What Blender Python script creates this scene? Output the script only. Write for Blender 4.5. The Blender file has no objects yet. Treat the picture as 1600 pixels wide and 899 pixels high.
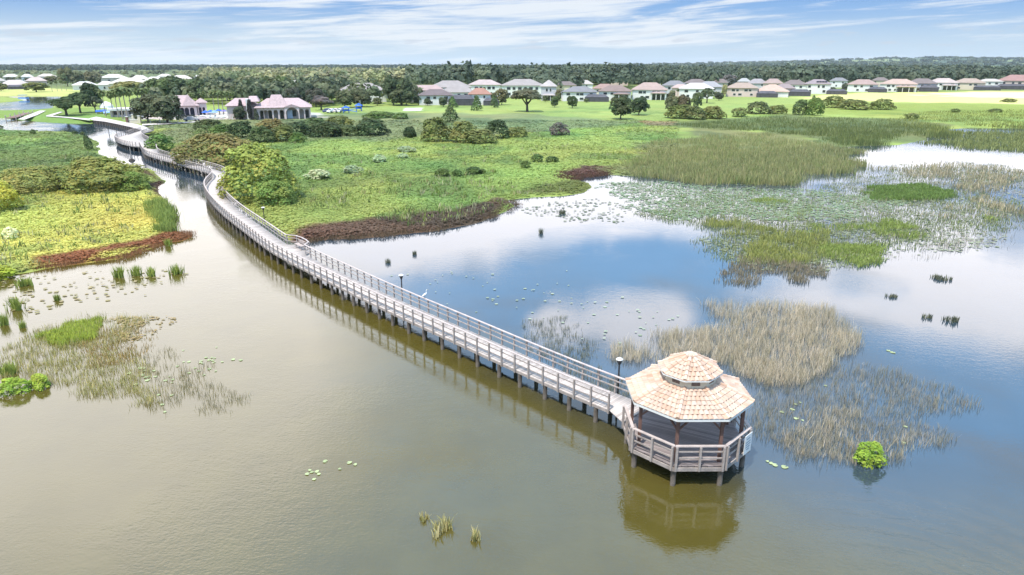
import bpy, bmesh, math, random
import numpy as np
from mathutils import Vector
rng = np.random.default_rng(7)
random.seed(7)
R = math.radians
SC = bpy.context.scene
COL = SC.collection
# ------------------------------------------------------------------ camera model
FPX, HY, CAMH = 1067.0, 101.0, 19.74
LZ = 0.24                      # how far the timber decks stand above the level they were measured at
PIT = math.atan((449.5 - HY) / FPX)
CP, SP = math.cos(PIT), math.sin(PIT)

def un(px, py, z=0.0):
    """ground point seen at a spot of the 1600 wide photograph, at height z"""
    a = (px - 800) / FPX
    b = (449.5 - py) / FPX
    dx, dy, dz = a, CP + b * SP, -SP + b * CP
    t = (z - CAMH) / dz
    return (dx * t, dy * t)

def mpp(x, y):
    """metres per photograph pixel at ground point x, y"""
    return (y * CP + CAMH * SP) / FPX

cam_d = bpy.data.cameras.new('camera')
cam_d.sensor_width = 36.0
cam_d.lens = 36.0 * FPX / 1600.0
cam_d.clip_start = 0.5
cam_d.clip_end = 40000
cam = bpy.data.objects.new('camera', cam_d)
COL.objects.link(cam)
cam.location = (0, 0, CAMH)
cam.rotation_euler = (R(90) - PIT, 0, 0)
SC.camera = cam

# ------------------------------------------------------------------ render settings
SC.render.engine = 'CYCLES'
SC.cycles.use_denoising = True
SC.cycles.max_bounces = 6
SC.cycles.diffuse_bounces = 2
SC.cycles.glossy_bounces = 3
SC.cycles.transmission_bounces = 2
SC.cycles.transparent_max_bounces = 4
SC.cycles.caustics_reflective = False
SC.cycles.caustics_refractive = False
SC.view_settings.view_transform = 'Standard'
SC.view_settings.look = 'None'
SC.view_settings.gamma = 1.0
SC.view_settings.use_curve_mapping = False
SC.view_settings.exposure = 0.44

# ------------------------------------------------------------------ node helpers
class NT:
    def __init__(s, tree):
        s.t = tree
        s.n = tree.nodes
        s.l = tree.links
        s.n.clear()
    def new(s, kind, **kw):
        n = s.n.new(kind)
        for k, v in kw.items():
            setattr(n, k, v)
        return n
    def put(s, sock, v):
        if hasattr(v, 'is_output') or hasattr(v, 'links'):
            s.l.new(v, sock)
        else:
            sock.default_value = v
    def math(s, op, a, b=0.0, c=0.0, clamp=False):
        n = s.n.new('ShaderNodeMath')
        n.operation = op
        n.use_clamp = clamp
        s.put(n.inputs[0], a)
        s.put(n.inputs[1], b)
        s.put(n.inputs[2], c)
        return n.outputs[0]
    def mix(s, f, a, b, blend='MIX'):
        n = s.n.new('ShaderNodeMix')
        n.data_type = 'RGBA'
        n.blend_type = blend
        s.put(n.inputs[0], f)
        s.put(n.inputs[6], a if not isinstance(a, tuple) else (*a, 1)[:4])
        s.put(n.inputs[7], b if not isinstance(b, tuple) else (*b, 1)[:4])
        return n.outputs[2]
    def noise(s, vec, scale, detail=4.0, rough=0.55, dist=0.0, w=None):
        n = s.n.new('ShaderNodeTexNoise')
        if vec is not None:
            s.l.new(vec, n.inputs['Vector'])
        n.inputs['Scale'].default_value = scale
        n.inputs['Detail'].default_value = detail
        n.inputs['Roughness'].default_value = rough
        n.inputs['Distortion'].default_value = dist
        return n.outputs['Fac']
    def ramp(s, f, stops):
        n = s.n.new('ShaderNodeValToRGB')
        s.put(n.inputs[0], f)
        e = n.color_ramp.elements
        while len(e) < len(stops):
            e.new(0.5)
        for k, (p, c) in enumerate(stops):
            e[k].position = p
            e[k].color = (*c, 1) if len(c) == 3 else c
        return n.outputs[0]
    def step(s, f, a, b):
        n = s.n.new('ShaderNodeMapRange')
        n.interpolation_type = 'SMOOTHSTEP'
        s.put(n.inputs[0], f)
        n.inputs[1].default_value = a
        n.inputs[2].default_value = b
        return n.outputs[0]
    def mapping(s, vec, scale=(1, 1, 1), rot=(0, 0, 0)):
        n = s.n.new('ShaderNodeMapping')
        s.l.new(vec, n.inputs[0])
        n.inputs['Rotation'].default_value = rot
        n.inputs['Scale'].default_value = scale
        return n.outputs[0]

def new_mat(name):
    m = bpy.data.materials.new(name)
    m.use_nodes = True
    t = NT(m.node_tree)
    out = t.new('ShaderNodeOutputMaterial')
    p = t.new('ShaderNodeBsdfPrincipled')
    t.l.new(p.outputs[0], out.inputs[0])
    return m, t, p, out

def simple(name, col, rough=0.7, var=0.12, scale=1.5, bump=0.0, spec=0.3, metal=0.0, tint=False):
    """a plain painted / worn surface: base colour broken by two scales of noise"""
    m, t, p, out = new_mat(name)
    tc = t.new('ShaderNodeTexCoord')
    v = tc.outputs['Object']
    n1 = t.noise(v, scale, 5)
    n2 = t.noise(v, scale * 6.3, 3)
    f = t.math('ADD', t.math('MULTIPLY', n1, 0.65), t.math('MULTIPLY', n2, 0.35))
    lo = tuple(c * (1 - 2 * var) for c in col)
    hi = tuple(min(1, c * (1 + 2 * var)) for c in col)
    c = t.ramp(f, [(0.25, lo), (0.75, hi)])
    if tint:
        oi = t.new('ShaderNodeObjectInfo')
        c = t.mix(1.0, c, oi.outputs['Color'], 'MULTIPLY')
    t.put(p.inputs['Base Color'], c)
    p.inputs['Roughness'].default_value = rough
    p.inputs['Specular IOR Level'].default_value = spec
    p.inputs['Metallic'].default_value = metal
    if bump:
        b = t.new('ShaderNodeBump')
        b.inputs['Strength'].default_value = bump
        b.inputs['Distance'].default_value = 0.02
        t.put(b.inputs['Height'], n2)
        t.l.new(b.outputs[0], p.inputs['Normal'])
    return m

def attr_mat(name, rough=0.75, var=0.25, scale=0.8, transl=0.0, tint=True, spec=0.2):
    """colour comes from the mesh's own per piece colours, times the object's colour"""
    m, t, p, out = new_mat(name)
    at = t.new('ShaderNodeAttribute', attribute_name='Col')
    c = at.outputs['Color']
    if tint:
        oi = t.new('ShaderNodeObjectInfo')
        c = t.mix(1.0, c, oi.outputs['Color'], 'MULTIPLY')
    if var:
        tc = t.new('ShaderNodeNewGeometry')
        n1 = t.noise(tc.outputs['Position'], scale, 3)
        k = t.math('ADD', t.math('MULTIPLY', n1, 2 * var), 1 - var)
        mx = t.new('ShaderNodeVectorMath', operation='SCALE')
        t.l.new(c, mx.inputs[0])
        t.l.new(k, mx.inputs['Scale'])
        c = mx.outputs[0]
    t.put(p.inputs['Base Color'], c)
    p.inputs['Roughness'].default_value = rough
    p.inputs['Specular IOR Level'].default_value = spec
    if transl:
        tr = t.new('ShaderNodeBsdfTranslucent')
        t.put(tr.inputs[0], c)
        ms = t.new('ShaderNodeMixShader')
        ms.inputs[0].default_value = transl
        t.l.new(p.outputs[0], ms.inputs[1])
        t.l.new(tr.outputs[0], ms.inputs[2])
        t.l.new(ms.outputs[0], out.inputs[0])
    return m

# ------------------------------------------------------------------ mesh helpers
def np_mesh(name, verts, faces, cols=None, mat=None, smooth=False, uv=None):
    """verts (N,3), faces (M,k) all the same size, cols (N,3) per vertex"""
    verts = np.asarray(verts, dtype=np.float32).reshape(-1, 3)
    faces = np.asarray(faces, dtype=np.int32)
    me = bpy.data.meshes.new(name)
    M, k = faces.shape
    me.vertices.add(len(verts))
    me.vertices.foreach_set('co', verts.ravel())
    me.loops.add(M * k)
    me.loops.foreach_set('vertex_index', faces.ravel())
    me.polygons.add(M)
    me.polygons.foreach_set('loop_start', np.arange(0, M * k, k, dtype=np.int32))
    me.polygons.foreach_set('loop_total', np.full(M, k, dtype=np.int32))
    if smooth:
        me.polygons.foreach_set('use_smooth', np.ones(M, dtype=bool))
    me.update(calc_edges=True)
    if cols is not None:
        c = np.ones((len(verts), 4), dtype=np.float32)
        c[:, :3] = cols
        a = me.color_attributes.new('Col', 'FLOAT_COLOR', 'POINT')
        a.data.foreach_set('color', c.ravel())
    if uv is not None:
        u = me.uv_layers.new(name='UVMap')
        u.data.foreach_set('uv', np.asarray(uv, dtype=np.float32)[faces.ravel()].ravel())
    if mat is not None:
        me.materials.append(mat)
    return me

def link(name, me, parent=None, loc=(0, 0, 0), rz=0.0):
    o = bpy.data.objects.new(name, me)
    COL.objects.link(o)
    o.location = loc
    o.rotation_euler = (0, 0, rz)
    if parent is not None:
        o.parent = parent
    return o

def tag(o, label=None, cat=None, group=None, kind=None):
    if label:
        o['label'] = label
    if cat:
        o['category'] = cat
    if group:
        o['group'] = group
    if kind:
        o['kind'] = kind
    return o

def empty(name, loc, rz=0.0):
    return link(name, None, None, loc, rz)

class MB:
    """collects boxes, bars, tubes and sheets; build() links them as one mesh object"""
    def __init__(s):
        s.v, s.f, s.c = [], [], []
    def face(s, pts, col=None):
        n = len(s.v)
        s.v += [tuple(p) for p in pts]
        s.f.append(tuple(range(n, n + len(pts))))
        s.c += [col or (1, 1, 1)] * len(pts)
    def hexa(s, p, col=None):
        n = len(s.v)
        s.v += [tuple(q) for q in p]
        s.c += [col or (1, 1, 1)] * 8
        for f in ((0, 3, 2, 1), (4, 5, 6, 7), (0, 1, 5, 4), (1, 2, 6, 5), (2, 3, 7, 6), (3, 0, 4, 7)):
            s.f.append(tuple(n + i for i in f))
    def box(s, c, d, rz=0.0, col=None):
        x, y, z = d[0] / 2, d[1] / 2, d[2] / 2
        ca, sa = math.cos(rz), math.sin(rz)
        p = []
        for zz in (-z, z):
            for xx, yy in ((-x, -y), (x, -y), (x, y), (-x, y)):
                p.append((c[0] + xx * ca - yy * sa, c[1] + xx * sa + yy * ca, c[2] + zz))
        s.hexa(p, col)
    def bar(s, a, b, w, h, col=None):
        """a plank from a to b, w wide sideways and h high"""
        a, b = Vector(a), Vector(b)
        d = (b - a).normalized()
        up = Vector((0, 0, 1))
        side = d.cross(up)
        side = side.normalized() if side.length > 1e-4 else Vector((1, 0, 0))
        u = side.cross(d).normalized()
        p = []
        for e, zz in ((a, 0), (b, 0)):
            p.append([e - side * w / 2 - u * h / 2, e + side * w / 2 - u * h / 2, e + side * w / 2 + u * h / 2, e - side * w / 2 + u * h / 2])
        s.hexa(p[0] + p[1], col)
    def tube(s, pts, rad, n=8, col=None, cap=True):
        """tube through pts with a radius per point"""
        if not hasattr(rad, '__len__'):
            rad = [rad] * len(pts)
        base = len(s.v)
        for i, p in enumerate(pts):
            p = Vector(p)
            d = (Vector(pts[min(i + 1, len(pts) - 1)]) - Vector(pts[max(i - 1, 0)])).normalized()
            a = d.orthogonal().normalized() if abs(d.z) < 0.99 else Vector((1, 0, 0))
            b = d.cross(a).normalized()
            for k in range(n):
                t = 2 * math.pi * k / n
                q = p + (a * math.cos(t) + b * math.sin(t)) * rad[i]
                s.v.append(tuple(q))
                s.c.append(col or (1, 1, 1))
        for i in range(len(pts) - 1):
            for k in range(n):
                k2 = (k + 1) % n
                s.f.append((base + i * n + k, base + i * n + k2, base + (i + 1) * n + k2, base + (i + 1) * n + k))
        if cap:
            s.f.append(tuple(base + k for k in range(n))[::-1])
            s.f.append(tuple(base + (len(pts) - 1) * n + k for k in range(n)))
    def mesh(s, name, mat, smooth=False):
        me = bpy.data.meshes.new(name)
        me.from_pydata(s.v, [], s.f)
        a = me.color_attributes.new('Col', 'FLOAT_COLOR', 'POINT')
        c = np.ones((len(s.v), 4), dtype=np.float32)
        c[:, :3] = s.c
        a.data.foreach_set('color', c.ravel())
        if mat:
            me.materials.append(mat)
        if smooth:
            for p in me.polygons:
                p.use_smooth = True
        me.update()
        return me
    def build(s, name, mat, parent=None, loc=(0, 0, 0), rz=0.0, smooth=False):
        return link(name, s.mesh(name, mat, smooth), parent, loc, rz)

# ------------------------------------------------------------------ noise and polygons in numpy
LAT = np.random.default_rng(3).random((64, 256, 256)).astype(np.float32)
def vnoise(x, y, scale, seed=0):
    x = np.asarray(x, dtype=float) / scale + 37.3 * seed
    y = np.asarray(y, dtype=float) / scale + 11.7 * seed
    L = LAT[seed % 64]
    xi, yi = np.floor(x).astype(int), np.floor(y).astype(int)
    fx, fy = x - xi, y - yi
    fx, fy = fx * fx * (3 - 2 * fx), fy * fy * (3 - 2 * fy)
    g = lambda a, b: L[a % 256, b % 256]
    return (g(xi, yi) * (1 - fx) + g(xi + 1, yi) * fx) * (1 - fy) + (g(xi, yi + 1) * (1 - fx) + g(xi + 1, yi + 1) * fx) * fy
def fbm(x, y, scale, seed=0, octv=4):
    r, a, t = 0, 1.0, 0
    for o in range(octv):
        r = r + a * vnoise(x, y, scale / 2 ** o, seed + o)
        t += a
        a *= 0.55
    return r / t
def sdf(x, y, poly):
    """signed distance, positive inside"""
    P = np.asarray(poly, dtype=float)
    x = np.asarray(x, dtype=float)
    y = np.asarray(y, dtype=float)
    d2 = np.full(x.shape, 1e18)
    ins = np.zeros(x.shape, dtype=bool)
    for (ax, ay), (bx, by) in zip(P, np.roll(P, -1, axis=0)):
        ex, ey = bx - ax, by - ay
        t = np.clip(((x - ax) * ex + (y - ay) * ey) / (ex * ex + ey * ey + 1e-12), 0, 1)
        d2 = np.minimum(d2, (x - ax - t * ex) ** 2 + (y - ay - t * ey) ** 2)
        c = (ay > y) != (by > y)
        with np.errstate(divide='ignore', invalid='ignore'):
            xi = ax + (y - ay) * ex / (ey if ey != 0 else 1e-12)
        ins ^= c & (x < xi)
    return np.where(ins, 1, -1) * np.sqrt(d2)
def sm(x, a, b):
    t = np.clip((x - a) / (b - a), 0, 1)
    return t * t * (3 - 2 * t)
def W(px, z=0.0):
    return [un(a, b, z) for a, b in px]

# ------------------------------------------------------------------ where the land lies
LAND_MAIN = W([(455, 379), (480, 378), (520, 373), (560, 373), (620, 367), (680, 361), (740, 351), (790, 332), (808, 322),
    (797, 313), (830, 309), (880, 306), (915, 301), (929, 293), (915, 286), (885, 282), (920, 276), (955, 273), (990, 275),
    (1060, 268), (1120, 256), (1180, 243), (1250, 234), (1318, 229), (1400, 227), (1450, 216), (1480, 205),
    (1505, 199), (1700, 203), (2300, 210), (2300, 103.3), (-900, 103.3), (-900, 149), (0, 150), (60, 150), (108, 150.5),
    (103, 157), (84, 163), (80, 170), (40, 174), (-200, 174), (-200, 183), (0, 184), (18, 186), (36, 188), (60, 191),
    (120, 193.5), (149, 194), (151, 189), (180, 194), (219, 204), (226, 206.5), (236, 212), (240, 221), (246, 230), (268, 241), (300, 250),
    (336, 260), (356, 273), (348, 288), (356, 305), (389, 335), (422, 355), (450, 372)])
LAND_LEFT = W([(-500, 440), (0, 431), (45, 425), (67, 420), (120, 413), (187, 405), (240, 387), (262, 380), (288, 377), (304, 369), (271, 362),
    (267, 339), (257, 315), (250, 299), (257, 284), (240, 272), (221, 265), (198, 260), (171, 251), (158, 240), (150, 230), (148, 220), (135, 212),
    (110, 208), (60, 207), (0, 204), (-500, 200)])
LAND_SPIT = W([(-200, 152), (20, 153), (42, 155), (30, 158), (0, 160), (-200, 161)])
LANDS = [LAND_MAIN, LAND_LEFT, LAND_SPIT]

def land_sd(x, y):
    d = np.hypot(x, y)
    s = np.full(np.shape(x), -1e9)
    for P in LANDS:
        s = np.maximum(s, sdf(x, y, P))
    amp = np.clip(0.010 * d, 0.6, 3.0)
    return s + (fbm(x, y, 9.0, 5, 3) - 0.5) * 2.2 * amp

def ground_z(x, y):
    x = np.asarray(x, dtype=float)
    y = np.asarray(y, dtype=float)
    s = land_sd(x, y)
    d = np.hypot(x, y)
    az = np.arctan2(x, y)
    base = 0.30 + sm(d, 180, 300) * 0.6
    z = np.where(s > 0, np.minimum(s * 0.16 + 0.02, base), np.maximum(s * 0.15, -0.9))
    z = z + np.where(s > 1.5, (fbm(x, y, 6.0, 11, 3) - 0.4) * 0.5 * sm(d, 380, 200), 0)
    ridge = sm(d, 3300, 6500) * (52 * sm(az, 0.0, 0.55) + 5)
    ridge = ridge * (0.8 + 0.4 * vnoise(x, y, 900, 9))
    return z + ridge

# colours of the ground cover, by region, meadow sun and cloud shade painted in (edges broken by noise)
GREEN_A = (0.215, 0.265, 0.068)  # base green, kept darker as if under cloud shade
ZONES = [
    # px polygon, colour, feather in metres, noise seed
    ([(-900, 440), (320, 440), (320, 290), (-900, 300)], (0.375, 0.365, 0.085), 5, 1),  # near left meadow: direct sun painted in as a brighter yellow
    ([(-900, 300), (260, 300), (250, 270), (180, 250), (150, 200), (-900, 195)], (0.125, 0.172, 0.050), 4, 2),  # far left meadow: cloud shade painted in as a darker green
    ([(-900, 228), (60, 232), (140, 222), (140, 205), (-900, 203)], (0.170, 0.230, 0.062), 6, 3),
    ([(30, 425), (120, 418), (245, 390), (310, 372), (300, 362), (262, 365), (215, 377), (150, 392), (90, 400), (45, 408)], (0.175, 0.070, 0.028), 1.2, 4),
    ([(222, 262), (262, 285), (258, 308), (248, 305), (236, 285), (210, 270)], (0.075, 0.045, 0.030), 1.5, 5),
    ([(462, 382), (560, 377), (690, 366), (800, 332), (812, 318), (780, 309), (730, 325), (640, 343), (540, 355), (470, 368)], (0.110, 0.066, 0.042), 1.8, 6),
    ([(800, 309), (935, 302), (935, 288), (905, 284), (850, 291), (790, 303)], (0.110, 0.130, 0.035), 1.5, 17),
    ([(860, 282), (958, 276), (960, 262), (905, 262), (870, 272)], (0.100, 0.055, 0.042), 2.0, 7),
    ([(380, 225), (640, 215), (900, 205), (1000, 195), (900, 180), (650, 178), (300, 190), (230, 205), (260, 235)], (0.150, 0.180, 0.078), 8, 8),
    ([(560, 178), (820, 182), (1010, 192), (1200, 180), (1290, 168), (1290, 140), (980, 150), (860, 158), (700, 165), (560, 168)], (0.215, 0.265, 0.075), 8, 9),
    ([(1215, 157), (1400, 162), (1650, 167), (1650, 144), (1400, 147), (1270, 150)], (0.50, 0.47, 0.17), 12, 10),
    ([(1440, 151), (1650, 157), (1650, 147), (1500, 148)], (0.66, 0.62, 0.36), 12, 21),
    ([(1200, 180), (1400, 185), (1650, 190), (1650, 168), (1400, 164), (1230, 168)], (0.205, 0.245, 0.055), 8, 11),
    ([(955, 278), (1000, 232), (1100, 205), (1330, 225), (1370, 262), (1300, 278), (1245, 295), (1130, 292)], (0.150, 0.155, 0.062), 7, 12),
    ([(1040, 198), (1200, 182), (1360, 188), (1480, 198), (1520, 206), (1400, 230), (1320, 232), (1180, 208)], (0.110, 0.130, 0.050), 7, 13),
    ([(990, 199), (1060, 200), (1060, 194), (1000, 193)], (0.28, 0.20, 0.10), 2, 14),
    ([(-900, 175), (-900, 195), (160, 196), (230, 190), (150, 172), (80, 170)], (0.150, 0.215, 0.050), 4, 15),
    ([(-900, 152), (110, 152), (130, 142), (40, 139), (-900, 139)], (0.36, 0.37, 0.12), 6, 16),
    ([(632, 177), (660, 176.5), (660, 172), (634, 172)], (0.62, 0.58, 0.50), 0.8, 18),
    ([(200, 191), (320, 190), (500, 187), (500, 180), (300, 178), (200, 183)], (0.42, 0.37, 0.32), 3, 19),
]
ZONES = [(W(p), np.array(c), f, s) for p, c, f, s in ZONES]
def albedo(x, y):
    x = np.asarray(x, dtype=float)
    y = np.asarray(y, dtype=float)
    d = np.hypot(x, y)
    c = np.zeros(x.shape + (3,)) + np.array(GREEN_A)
    far = sm(d, 450, 900)[..., None]
    c = c * (1 - far) + np.array((0.10, 0.125, 0.055)) * far
    vfar = sm(d, 2200, 4200)[..., None]
    pat = sm(fbm(x, y, 420, 30, 4), 0.42, 0.58)[..., None]
    c = c * (1 - vfar) + (np.array((0.16, 0.19, 0.08)) * pat + np.array((0.06, 0.085, 0.05)) * (1 - pat)) * vfar
    for P, col, f, s in ZONES:
        k = sdf(x, y, P) + (fbm(x, y, 7 + f, 20 + s, 3) - 0.5) * 4.5 * f
        k = sm(k, -f * 0.6, f * 0.6)[..., None]
        c = c * (1 - k) + col * k
    v = 0.78 + 0.44 * fbm(x, y, 14, 40, 4)
    y2 = (fbm(x, y, 22, 44, 3) - 0.5)
    near = sm(d, 420, 250)
    c = c * (1 + (v - 1) * near)[..., None]
    c[..., 0] *= 1 + 0.5 * y2 * near
    pt = sm(fbm(x, y, 16, 52, 4), 0.54, 0.66) * near
    c = c * (1 - pt[..., None] * np.array((0.36, 0.26, 0.22)))
    return np.clip(c, 0.004, 0.9)

# ------------------------------------------------------------------ light and sky
SUN_EL, SUN_AZ = R(66), R(-143)      # azimuth clockwise from the view direction (+Y): the sun stands high, behind and to the left
sun_dir = Vector((math.sin(SUN_AZ) * math.cos(SUN_EL), math.cos(SUN_AZ) * math.cos(SUN_EL), math.sin(SUN_EL)))
sl = bpy.data.lights.new('sun', 'SUN')
sl.energy = 4.0
sl.angle = R(0.6)
sl.color = (1.0, 0.955, 0.88)
so = bpy.data.objects.new('sun', sl)
COL.objects.link(so)
so.rotation_euler = (-sun_dir).to_track_quat('-Z', 'Y').to_euler()

world = bpy.data.worlds.new('World')
SC.world = world
world.use_nodes = True
t = NT(world.node_tree)
wo = t.new('ShaderNodeOutputWorld')
bg = t.new('ShaderNodeBackground')
bg.inputs['Strength'].default_value = 0.10
t.l.new(bg.outputs[0], wo.inputs[0])
sky = t.new('ShaderNodeTexSky')
sky.sky_type = 'NISHITA'
sky.sun_disc = False
sky.sun_elevation = SUN_EL
sky.sun_rotation = SUN_AZ
sky.altitude = 20
sky.air_density = 1.0
sky.dust_density = 0.35
sky.ozone_density = 2.2
tc = t.new('ShaderNodeTexCoord')
sep = t.new('ShaderNodeSeparateXYZ')
t.l.new(tc.outputs['Generated'], sep.inputs[0])
X, Y, Z = sep.outputs
az = t.math('ARCTAN2', X, Y)
el = t.math('ARCSINE', Z)
def skyvec(sx, sy, slope=0.0, off=0.0):
    c = t.new('ShaderNodeCombineXYZ')
    t.put(c.inputs[0], t.math('MULTIPLY', az, sx))
    t.put(c.inputs[1], t.math('MULTIPLY', t.math('ADD', el, t.math('MULTIPLY', az, slope)), sy))
    c.inputs[2].default_value = off
    return c.outputs[0]
# long cirrus streaks
n1 = t.noise(skyvec(3.0, 42.0, -0.035, 1.3), 1.0, 7, 0.62, 0.5)
n2 = t.noise(skyvec(9.0, 150.0, -0.05, 4.1), 1.0, 6, 0.6, 0.6)
n3 = t.noise(skyvec(1.1, 14.0, 0.02, 7.7), 1.0, 3, 0.5, 0.0)
cir = t.math('ADD', t.math('ADD', t.math('MULTIPLY', n1, 0.55), t.math('MULTIPLY', n2, 0.25)), t.math('MULTIPLY', n3, 0.30))
left = t.step(az, 0.25, -0.45)
cir = t.math('ADD', cir, t.math('MULTIPLY', left, 0.035))
cirrus = t.math('MULTIPLY', t.step(cir, 0.525, 0.655), 0.92)
# pale veil close to the horizon
veil = t.math('MULTIPLY', t.step(el, 0.075, 0.0), 0.62)
# small flat cumulus low over the trees
n4 = t.noise(skyvec(16.0, 110.0, 0.0, 9.1), 1.0, 5, 0.55, 0.3)
low = t.math('MULTIPLY', t.step(n4, 0.56, 0.68), t.math('MULTIPLY', t.step(el, 0.012, 0.022), t.step(el, 0.055, 0.035)))
# tall clouds higher up (they show only as reflections in the lake)
nb = t.noise(skyvec(6.0, 8.0, 0.0, 2.2), 1.0, 6, 0.6, 0.4)
nbig = t.noise(skyvec(2.2, 4.0, 0.0, 5.5), 1.0, 3, 0.5, 0.2)
BLOBS = []
def blob(px, py, sx, sy, amp=1.0):
    a = (px - 800) / FPX
    b = (449.5 - py) / FPX
    dx, dy, dz = a, CP + b * SP, -SP + b * CP
    n = math.sqrt(dx * dx + dy * dy + dz * dz)
    BLOBS.append((math.atan2(dx, dy), math.asin(-dz / n), sx, sy, amp))
#@BLOBS
blob(1005, 500, 0.070, 0.036, 1.7)
blob(870, 510, 0.050, 0.030, 1.5)
blob(700, 350, 0.20, 0.040, 1.0)
blob(620, 395, 0.14, 0.030, 0.8)
blob(900, 300, 0.80, 0.042, 0.70)
blob(1060, 335, 0.16, 0.030, 0.8)
blob(1440, 400, 0.06, 0.025, 1.1)
blob(1300, 470, 0.14, 0.035, 0.8)
blob(1250, 400, 0.14, 0.02, 0.7)
blob(1590, 480, 0.09, 0.07, 1.0)
blob(1500, 240, 0.40, 0.030, 1.0)
blob(330, 300, 0.32, 0.09, 1.3)
blob(150, 440, 0.30, 0.07, 1.2)
blob(60, 180, 0.45, 0.07, 1.6)
HARD = list(BLOBS)
BLOBS.clear()
blob(150, 480, 0.30, 0.14, 0.80)
blob(380, 520, 0.17, 0.10, 0.58)
blob(40, 740, 0.34, 0.16, 0.78)
blob(280, 760, 0.24, 0.14, 0.50)
blob(440, 640, 0.12, 0.10, 0.28)
blob(1350, 860, 0.40, 0.08, 0.22)
blob(1100, 600, 0.20, 0.05, 0.25)
SOFT = list(BLOBS)
def blobsum(lst):
    tot = None
    for a0, e0, sa, se, amp in lst:
        da = t.math('DIVIDE', t.math('SUBTRACT', az, a0), sa)
        de = t.math('DIVIDE', t.math('SUBTRACT', el, e0), se)
        q = t.math('ADD', t.math('MULTIPLY', da, da), t.math('MULTIPLY', de, de))
        g = t.math('MULTIPLY', t.math('EXPONENT', t.math('MULTIPLY', q, -1.0)), amp)
        tot = g if tot is None else t.math('ADD', tot, g)
    return tot
bsum = blobsum(HARD)
soft = t.math('MULTIPLY', t.math('MINIMUM', blobsum(SOFT), 1.0), t.math('ADD', t.math('MULTIPLY', nb, 0.8), 0.6))
bmask = t.math('ADD', bsum, t.math('MULTIPLY', t.math('SUBTRACT', nb, 0.5), 1.5))
cum = t.math('MULTIPLY', t.step(bmask, 0.30, 0.75), t.step(t.math('ADD', el, t.math('MULTIPLY', left, 0.016)), 0.090, 0.108))
# open broken cloud everywhere else above
rest = t.math('MULTIPLY', t.step(nbig, 0.58, 0.75), t.math('MULTIPLY', t.step(el, 0.5, 0.8), 0.5))
cum = t.math('MAXIMUM', t.math('MAXIMUM', cum, rest), t.math('MULTIPLY', t.math('MINIMUM', soft, 1.0), t.step(el, 0.10, 0.14)))
hsv = t.new('ShaderNodeHueSaturation')
hsv.inputs['Saturation'].default_value = 1.15
hsv.inputs['Value'].default_value = 1.25
t.l.new(sky.outputs[0], hsv.inputs['Color'])
hi = t.math('MULTIPLY', t.step(el, 0.09, 0.30), 0.8)
c = t.mix(t.step(el, -0.01, 0.085), (2.7, 4.2, 6.2), (0.85, 2.25, 5.4))
c = t.mix(0.22, c, hsv.outputs[0])
c = t.mix(hi, c, (5.4, 10.2, 16.6))
veil = t.math('ADD', veil, t.math('MULTIPLY', t.math('MULTIPLY', left, 0.30), t.step(el, 0.085, 0.03)), 0.0, True)
c = t.mix(veil, c, (4.9, 5.9, 6.6))
c = t.mix(cirrus, c, (6.4, 6.8, 7.2))
c = t.mix(t.math('MULTIPLY', low, 0.6), c, (4.6, 5.1, 5.8))
c = t.mix(t.math('MULTIPLY', cum, 0.93), c, (20.4, 19.5, 19.6))
t.l.new(c, bg.inputs['Color'])

# ------------------------------------------------------------------ ground
def ground_material():
    m, t, p, out = new_mat('ground_cover')
    at = t.new('ShaderNodeAttribute', attribute_name='Col')
    g = t.new('ShaderNodeNewGeometry')
    pos = g.outputs['Position']
    n1 = t.noise(pos, 0.9, 6, 0.65)
    n2 = t.noise(pos, 0.16, 4, 0.6)
    n3 = t.noise(pos, 0.012, 5, 0.6)
    f = t.math('ADD', t.math('ADD', t.math('MULTIPLY', n1, 0.55), t.math('MULTIPLY', n2, 0.35)), t.math('MULTIPLY', n3, 0.30))
    k = t.math('ADD', t.math('MULTIPLY', f, 1.5), 0.22)
    mx = t.new('ShaderNodeVectorMath', operation='SCALE')
    t.l.new(at.outputs['Color'], mx.inputs[0])
    t.l.new(k, mx.inputs['Scale'])
    t.put(p.inputs['Base Color'], mx.outputs[0])
    p.inputs['Roughness'].default_value = 0.9
    p.inputs['Specular IOR Level'].default_value = 0.1
    b = t.new('ShaderNodeBump')
    b.inputs['Strength'].default_value = 0.9
    b.inputs['Distance'].default_value = 0.35
    t.put(b.inputs['Height'], t.math('ADD', t.math('MULTIPLY', n1, 0.7), t.math('MULTIPLY', n2, 0.9)))
    t.l.new(b.outputs[0], p.inputs['Normal'])
    return m
NA, NR = 560, 520
aa = np.linspace(R(-50), R(50), NA)
rr = 22.0 * (9200 / 22.0) ** np.linspace(0, 1, NR)
A, D = np.meshgrid(aa, rr)
gx, gy = D * np.sin(A), D * np.cos(A)
gz = ground_z(gx, gy)
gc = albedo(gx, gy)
idx = np.arange(NA * NR).reshape(NR, NA)
fq = np.stack([idx[:-1, :-1], idx[:-1, 1:], idx[1:, 1:], idx[1:, :-1]], -1).reshape(-1, 4)
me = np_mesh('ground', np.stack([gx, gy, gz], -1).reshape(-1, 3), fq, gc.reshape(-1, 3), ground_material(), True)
tag(link('ground', me), kind='structure')

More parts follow.
